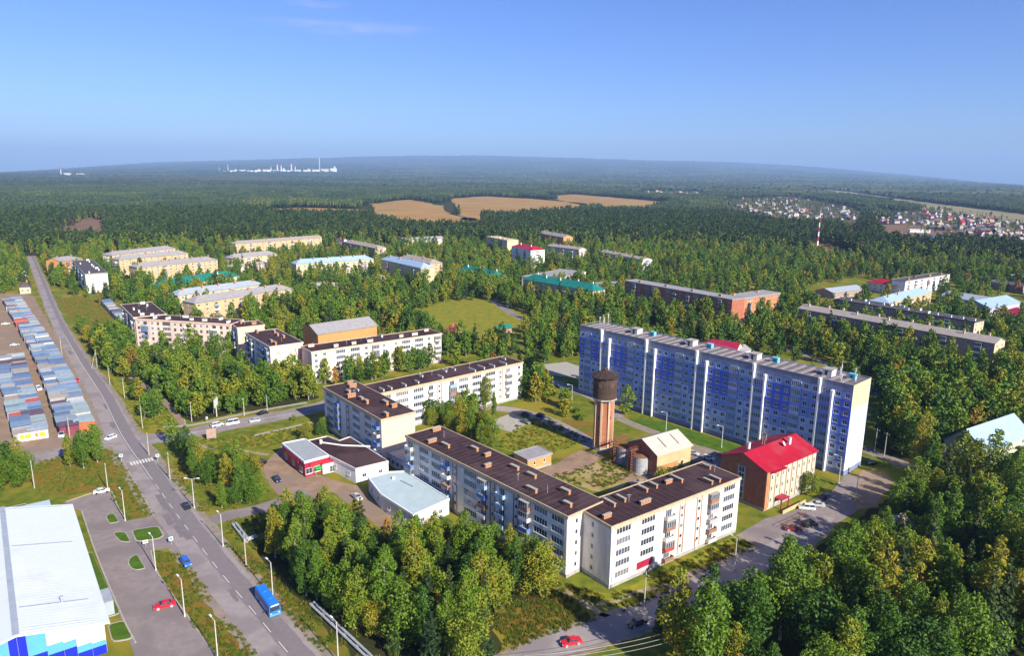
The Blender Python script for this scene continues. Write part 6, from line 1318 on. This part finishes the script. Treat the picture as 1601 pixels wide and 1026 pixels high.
def tree(x, y, k, nm, s, label=None):
    cm, tm, h = rg.choice(PROTO[k]); t = thing(KN[k][0], label or KN[k][1] % nm, 'shrub' if k == 'bush' else 'tree', (x, y, 0), rg.uniform(0, 6.28), None if label else KN[k][2] % nm)
    t.scale = (s * rg.uniform(.92, 1.12), s * rg.uniform(.92, 1.12), s * rg.uniform(.9, 1.1)); obj('trunk', tm, t); obj('crown', cm, t); return t
N_IND = 330; INST = []; BYG = {}
for i, c in enumerate(cand):
    if i < N_IND: BYG.setdefault((c[4], c[3]), []).append((PX((c[1], c[2], 0))[0], tree(*c[1:])))
    else: INST.append((c[1], c[2], c[3], c[5]))
ORD = lambda n: str(n) + ('th' if 10 <= n % 100 <= 20 else {1: 'st', 2: 'nd', 3: 'rd'}.get(n % 10, 'th'))
for (nm, k), l_ in BYG.items():
    if len(l_) > 1:
        for i, (x, t) in enumerate(sorted(l_, key=lambda q: q[0])): t['label'] = KN[k][1].replace(' in %s', ', %s from the left in %s') % (ORD(i + 1), nm)
for px, k, s, lab in (((402, 742), 'rowan', .8, 'red-leaved rowan beside the black saloon at shop lot'), ((756, 960), 'gold', .75, 'bright yellow young birch in the bottom wood'), ((1200, 985), 'gold', 1.0, 'yellow birch at the edge of lower right wood'), ((605, 850), 'gold', .6, 'yellow birch at annex corner'),
                      ((760, 640), 'birch', .8, 'tall slim birch before the long white block'), ((772, 650), 'birch', .62, 'smaller birch right of the tall slim one')):
    p = G(*px); tree(p.x, p.y, k, '', s, lab)
# mid-distance trees of the town as one mass; forest as another
rg = random.Random(303)
y = 258.0
while y < 1010:
    st = 5.2 if y < 600 else 6.2; half = y * .80 + 20; x = -half
    while x < half:
        a, c_ = x + rg.uniform(-.45, .45) * st, y + rg.uniform(-.45, .45) * st; x += st
        q = PX((a, c_, 0))
        if not (-60 < q[0] < 1660): continue
        w = .42 if q[0] > 640 else .30
        for X0, X1, Y0, Y1, P, ww in TOWN:
            if X0 <= q[0] <= X1 and Y0 <= q[1] <= Y1 and inpoly(q[0], q[1], P): w = ww; break
        if q[1] > 560 and w in (.42, .30): w = .04
        if rg.random() > w * (1.25 + 1.6 * min(0, mnoise.noise((a / 26, c_ / 26, 6.6)))) or blocked(a, c_): continue
        INST.append((a, c_, rg.choices(('birch', 'poplar', 'gold', 'spruce', 'rowan', 'bush'), (8.4, 2.4, .35, 2.4, .1, 1.2))[0], rg.uniform(.45, 1.12)))
    y += st
LOW = {}
def lowproto(kind, i, h, r, base, nl, ls, lm, tm, clumps):
    shape = {'birch': 'birch', 'gold': 'birch', 'poplar': 'round', 'spruce': 'spruce', 'pine': 'round', 'rowan': 'round', 'bush': 'round'}[kind]
    b, cl = crown(900 + i * 7 + len(kind), h, r, base, shape, nl, ls, 0, None, clumps); b.tube((0, 0, 0), (0, 0, h * .8), .2, .06, 5, 1)
    me = b.mesh(kind + '_low', [lm, tm]); LOW.setdefault(kind, []).append(bpy.data.objects.new('proto_' + kind, me))
for i in range(4): lowproto('birch', i, 13.5 + i, 3.0 + .25 * (i % 2), 1.6, 700, .62, L_birch, M_trunk, 18)
for i in range(2): lowproto('poplar', i, 12 + i, 3.3, 1.6, 620, .66, L_birch, M_trunkd, 18)
lowproto('gold', 0, 11, 2.1, 1.6, 420, .6, L_gold, M_trunk, 14); lowproto('rowan', 0, 6, 2.3, .6, 300, .55, L_rowan, M_trunkd, 10)
for i in range(2): lowproto('spruce', i, 15 + i, 2.2, .8, 620, .62, L_pine, M_trunkd, 22)
lowproto('bush', 0, 3.6, 2.2, .2, 260, .5, L_birch, M_trunkd, 9)
def scatter(name, label, cat, pts, protos):
    """pts: (x, y, z, proto index, scale, rotation)"""
    col = bpy.data.collections.new(name + '_kinds')
    for i, o in enumerate(protos):
        o.name = '%s_kind_%03d' % (name, i); col.objects.link(o)
    me = bpy.data.meshes.new(name); me.from_pydata([p[:3] for p in pts], [], [])
    for an, ty, k in (('kind_index', 'INT', 3), ('size', 'FLOAT', 4), ('turn', 'FLOAT', 5)):
        at_ = me.attributes.new(an, ty, 'POINT'); at_.data.foreach_set('value', [p[k] for p in pts])
    o = obj(name, me); tag(o, label, cat, kind='stuff')
    ng = bpy.data.node_groups.new(name + '_scatter', 'GeometryNodeTree'); ng.interface.new_socket('Geometry', in_out='INPUT', socket_type='NodeSocketGeometry'); ng.interface.new_socket('Geometry', in_out='OUTPUT', socket_type='NodeSocketGeometry')
    n, l = ng.nodes, ng.links; gi, go = n.new('NodeGroupInput'), n.new('NodeGroupOutput'); ci = n.new('GeometryNodeCollectionInfo'); ci.inputs['Collection'].default_value = col; ci.inputs['Separate Children'].default_value = True; ci.inputs['Reset Children'].default_value = True
    m2p = n.new('GeometryNodeMeshToPoints'); ip = n.new('GeometryNodeInstanceOnPoints'); ip.inputs['Pick Instance'].default_value = True
    def attr(nm, ty): a = n.new('GeometryNodeInputNamedAttribute'); a.data_type = ty; a.inputs['Name'].default_value = nm; return a.outputs['Attribute']
    cx = n.new('ShaderNodeCombineXYZ'); l.new(attr('turn', 'FLOAT'), cx.inputs[2]); sx = n.new('ShaderNodeCombineXYZ')
    sz = attr('size', 'FLOAT'); [l.new(sz, sx.inputs[i]) for i in range(3)]
    l.new(gi.outputs[0], m2p.inputs['Mesh']); l.new(m2p.outputs[0], ip.inputs['Points']); l.new(ci.outputs[0], ip.inputs['Instance']); l.new(attr('kind_index', 'INT'), ip.inputs['Instance Index']); l.new(cx.outputs[0], ip.inputs['Rotation']); l.new(sx.outputs[0], ip.inputs['Scale']); l.new(ip.outputs[0], go.inputs[0])
    md = o.modifiers.new('scatter', 'NODES'); md.node_group = ng; return o
order, flat = {}, []
for k in LOW:
    order[k] = list(range(len(flat), len(flat) + len(LOW[k]))); flat += LOW[k]
scatter('town_trees', 'mass of birches and bushes growing all through the town', 'trees', [(x, y, 0, rg.choice(order[k]), s, rg.uniform(0, 6.28)) for x, y, k, s in INST], flat)
# forest: single trees up to 1.6 km, patches of trees beyond
LOW2 = []
def fproto(shape, h, r, base, nl, ls, lm, tm, seed):
    b, cl = crown(seed, h, r, base, shape, nl, ls, 0, None, 9); b.tube((0, 0, 0), (0, 0, h * .8), .24, .1, 4, 1); LOW2.append(bpy.data.objects.new('f', b.mesh('forest_tree', [lm, tm])))
for i in range(3): fproto('round', 21 + i, 2.6, 9, 110, 1.3, L_pine, M_trunkd, 40 + i)
for i in range(2): fproto('spruce', 20 + 2 * i, 2.7, 1, 120, 1.3, L_pine, M_trunkd, 50 + i)
for i in range(2): fproto('birch', 17 + i, 2.5, 3, 110, 1.25, L_birch, M_trunk, 60 + i)
fproto('birch', 13, 2.2, 2, 90, 1.2, L_gold, M_trunk, 70)
pts = []; r = 950.0; edge = lambda a: 0
while r < 1650:
    st = 5.6 + (r - 950) * .0022; n = int(r * 1.40 / st)
    for k in range(n):
        a = -.70 + 1.40 * k / n + rg.uniform(-.4, .4) * st / r; q = r + rg.uniform(-.5, .5) * st; x, y = q * math.sin(a), q * math.cos(a)
        if blocked(x, y): continue
        f = mnoise.noise((x / 160, y / 160, 3.3)); br = .12 + .5 * max(0, f) + (.35 if r < 1010 else 0)
        i = rg.choice((5, 6)) if rg.random() < br else rg.randrange(5)
        if rg.random() < .025: i = 7
        pts.append((x, y, 0, i, rg.uniform(.8, 1.15), rg.uniform(0, 6.28)))
    r += st
PT = []
for v_ in range(4):
    b = MB(); rp2 = random.Random(800 + v_)
    for k in range(64):
        x, y = (k % 8 - 3.5) * 6 + rp2.uniform(-2, 2), (k // 8 - 3.5) * 6 + rp2.uniform(-2, 2); h = rp2.uniform(13, 20); rr_ = rp2.uniform(2.2, 3.4); br = rp2.random() < (.12, .22, .4, .15)[v_]; i0 = len(b.v); m_ = 7
        for z, q in ((h * .3, .55), (h * .6, 1.0), (h * .85, .6)):
            ph = rp2.uniform(0, 6); b.v += [(x + rr_ * q * rp2.uniform(.7, 1.2) * math.cos(ph + 2 * math.pi * j / 6), y + rr_ * q * rp2.uniform(.7, 1.2) * math.sin(ph + 2 * math.pi * j / 6), z + rp2.uniform(-1, 1)) for j in range(6)]
        b.v.append((x, y, h))
        for t_ in range(2):
            for j in range(6): jj = (j + 1) % 6; b.f.append((i0 + t_ * 6 + j, i0 + t_ * 6 + jj, i0 + (t_ + 1) * 6 + jj, i0 + (t_ + 1) * 6 + j)); b.m.append(1 if br else 0)
        for j in range(6): b.f.append((i0 + 12 + j, i0 + 12 + (j + 1) % 6, i0 + 18)); b.m.append(1 if br else 0)
    LOW2.append(bpy.data.objects.new('f', b.mesh('forest_patch', [L_farpine, L_farbirch])))
for P, n in (([(1135, 312), (1240, 307), (1335, 326), (1350, 352), (1300, 362), (1220, 358), (1145, 342)], 1500), ([(1395, 332), (1480, 328), (1601, 350), (1660, 380), (1620, 402), (1520, 384), (1420, 362)], 700), ([(1000, 298), (1095, 300), (1095, 308), (1005, 307)], 200)):
    Wp = [(p.x, p.y) for p in (GT(*q) for q in P)]; VC = [c for c in CLEAR if c[1] - c[0] < 20 and c[3] > 900]
    for k in range(n * 2):
        x, y = rg.uniform(min(p[0] for p in Wp), max(p[0] for p in Wp)), rg.uniform(min(p[1] for p in Wp), max(p[1] for p in Wp))
        if not inpoly(x, y, Wp) or any(c[0] <= x <= c[1] and c[2] <= y <= c[3] for c in VC): continue
        pts.append((x, y, 0, rg.choice((0, 1, 3, 5, 6)), rg.uniform(.35, .8), rg.uniform(0, 6.28)))
r = 1670.0
while r < 3800:
    st = 45; n = int(r * 1.40 / st)
    for k in range(n):
        a = -.70 + 1.40 * (k + .5) / n; q = r; x, y = q * math.sin(a), q * math.cos(a)
        if any(blocked(x + dx, y + dy) for dx in (-18, 18) for dy in (-20, 0, 20)): continue
        f = mnoise.noise((x / 420, y / 420, 8.1)) + .3 * mnoise.noise((x / 130, y / 90, 2.1)); i = 10 if f > .34 else 9 if f > .14 else rg.choice((8, 8, 11)); pts.append((x, y, ZT(x, y), i, rg.uniform(.92, 1.1), rg.choice((0, 1.571, 3.142, 4.712)) + rg.uniform(-.2, .2)))
    r += st
scatter('forest', 'broad pine and birch forest stretching behind the town', 'forest', pts, LOW2)
# weeds and tall grass on the near verges
WP = []
for i in range(5):
    b = MB(); rw_ = random.Random(60 + i)
    for k in range(26):
        an, q = rw_.uniform(0, 6.28), rw_.random() ** .7 * .9; c = Vector((math.cos(an) * q, math.sin(an) * q, 0)); hh = rw_.uniform(.35, 1.0) * (1 - q * .4); d = Vector((rw_.gauss(0, .25), rw_.gauss(0, .25), 1)) * hh; w_ = Vector((math.cos(an * 3), math.sin(an * 3), 0)) * .13
        b.quad([c - w_, c + w_, c + d + w_ * .4, c + d - w_ * .4])
    WP.append(bpy.data.objects.new('w', b.mesh('weed_tuft', [L_weed])))
WPOLY = [([(240, 862), (290, 868), (330, 925), (408, 1026), (450, 1080), (370, 1080), (336, 1024), (300, 974), (246, 892)], 1.1), ([(60, 716), (165, 702), (190, 714), (240, 806), (198, 814), (168, 765), (60, 772)], 1.3), ([(332, 842), (350, 850), (505, 1026), (540, 1080), (620, 1080), (560, 1026), (470, 940), (400, 870)], 1.0),
         ([(780, 945), (870, 928), (905, 948), (940, 978), (845, 1012), (790, 1010), (770, 970)], .9), ([(955, 932), (1150, 840), (1200, 862), (1060, 922), (985, 962), (900, 925)], 1.4), ([(310, 690), (400, 678), (470, 668), (478, 676), (440, 694), (360, 705), (322, 702)], 1.3), ([(88, 470), (150, 470), (190, 530), (150, 540), (128, 520)], 2.0),
         ([(250, 735), (300, 705), (400, 715), (425, 770), (365, 800), (310, 800)], 1.5), ([(776, 700), (800, 668), (850, 650), (925, 690), (850, 712)], 1.6), ([(860, 745), (950, 720), (1000, 745), (925, 768)], 1.5), ([(185, 592), (280, 664), (225, 676), (200, 650)], 1.7), ([(350, 805), (420, 800), (480, 790), (500, 815), (400, 860), (355, 835)], 1.3), ([(820, 900), (955, 930), (920, 950), (860, 930)], 1.2), ([(400, 800), (900, 930), (800, 1040), (560, 1040)], 2.4)]
wp = []
NB = [c for c in CLEAR if c[2] < 420]
ROADS = [o for o in bpy.data.objects if o.name.split('.')[0] in ('road', 'parking_lot', 'side_road', 'pavement')]
RB_ = []
for o in ROADS:
    for f in o.data.polygons: P = [(o.data.vertices[i].co.x, o.data.vertices[i].co.y) for i in f.vertices]; RB_.append((min(p[0] for p in P), max(p[0] for p in P), min(p[1] for p in P), max(p[1] for p in P), P))
for f_ in FP: RB_.append((min(p[0] for p in f_), max(p[0] for p in f_), min(p[1] for p in f_), max(p[1] for p in f_), f_))
for P, sp_ in WPOLY:
    Wp = [G(*p) for p in P]; PW = [(p.x, p.y) for p in Wp]; x0, x1, y0, y1 = min(p[0] for p in PW), max(p[0] for p in PW), min(p[1] for p in PW), max(p[1] for p in PW); loc = [c for c in RB_ if c[0] < x1 and c[1] > x0 and c[2] < y1 and c[3] > y0]
    for k in range(int((x1 - x0) * (y1 - y0) / (sp_ * .8) ** 2)):
        x, y = rg.uniform(x0, x1), rg.uniform(y0, y1)
        if not inpoly(x, y, PW) or mnoise.noise((x / 7, y / 7, 2.2)) < -.42 or any(c[0] <= x <= c[1] and c[2] <= y <= c[3] and inpoly(x, y, c[4]) for c in loc): continue
        wp.append((x, y, 0, rg.randrange(5), rg.uniform(.35, .85), rg.uniform(0, 6.28)))
scatter('weeds', 'tall rusty weeds and grass on the verges and meadows', 'weeds', wp, WP)
# ---------------------------------------------------------------- haze
hb = MB(); hb.box(-27500, 27500, -900, 27000, -300, 820); hz_o = hb.build('haze', []); tag(hz_o, 'thin blue air haze over the whole landscape', 'haze', kind='stuff')
hm = bpy.data.materials.new('haze'); hm.use_nodes = True; n, l = hm.node_tree.nodes, hm.node_tree.links; n.clear()
pv = n.new('ShaderNodeVolumePrincipled'); pv.inputs['Color'].default_value = (.40, .62, 1.0, 1); pv.inputs['Density'].default_value = HAZE; pv.inputs['Anisotropy'].default_value = 0.0
mo = n.new('ShaderNodeOutputMaterial'); l.new(pv.outputs[0], mo.inputs['Volume']); hz_o.data.materials.append(hm)
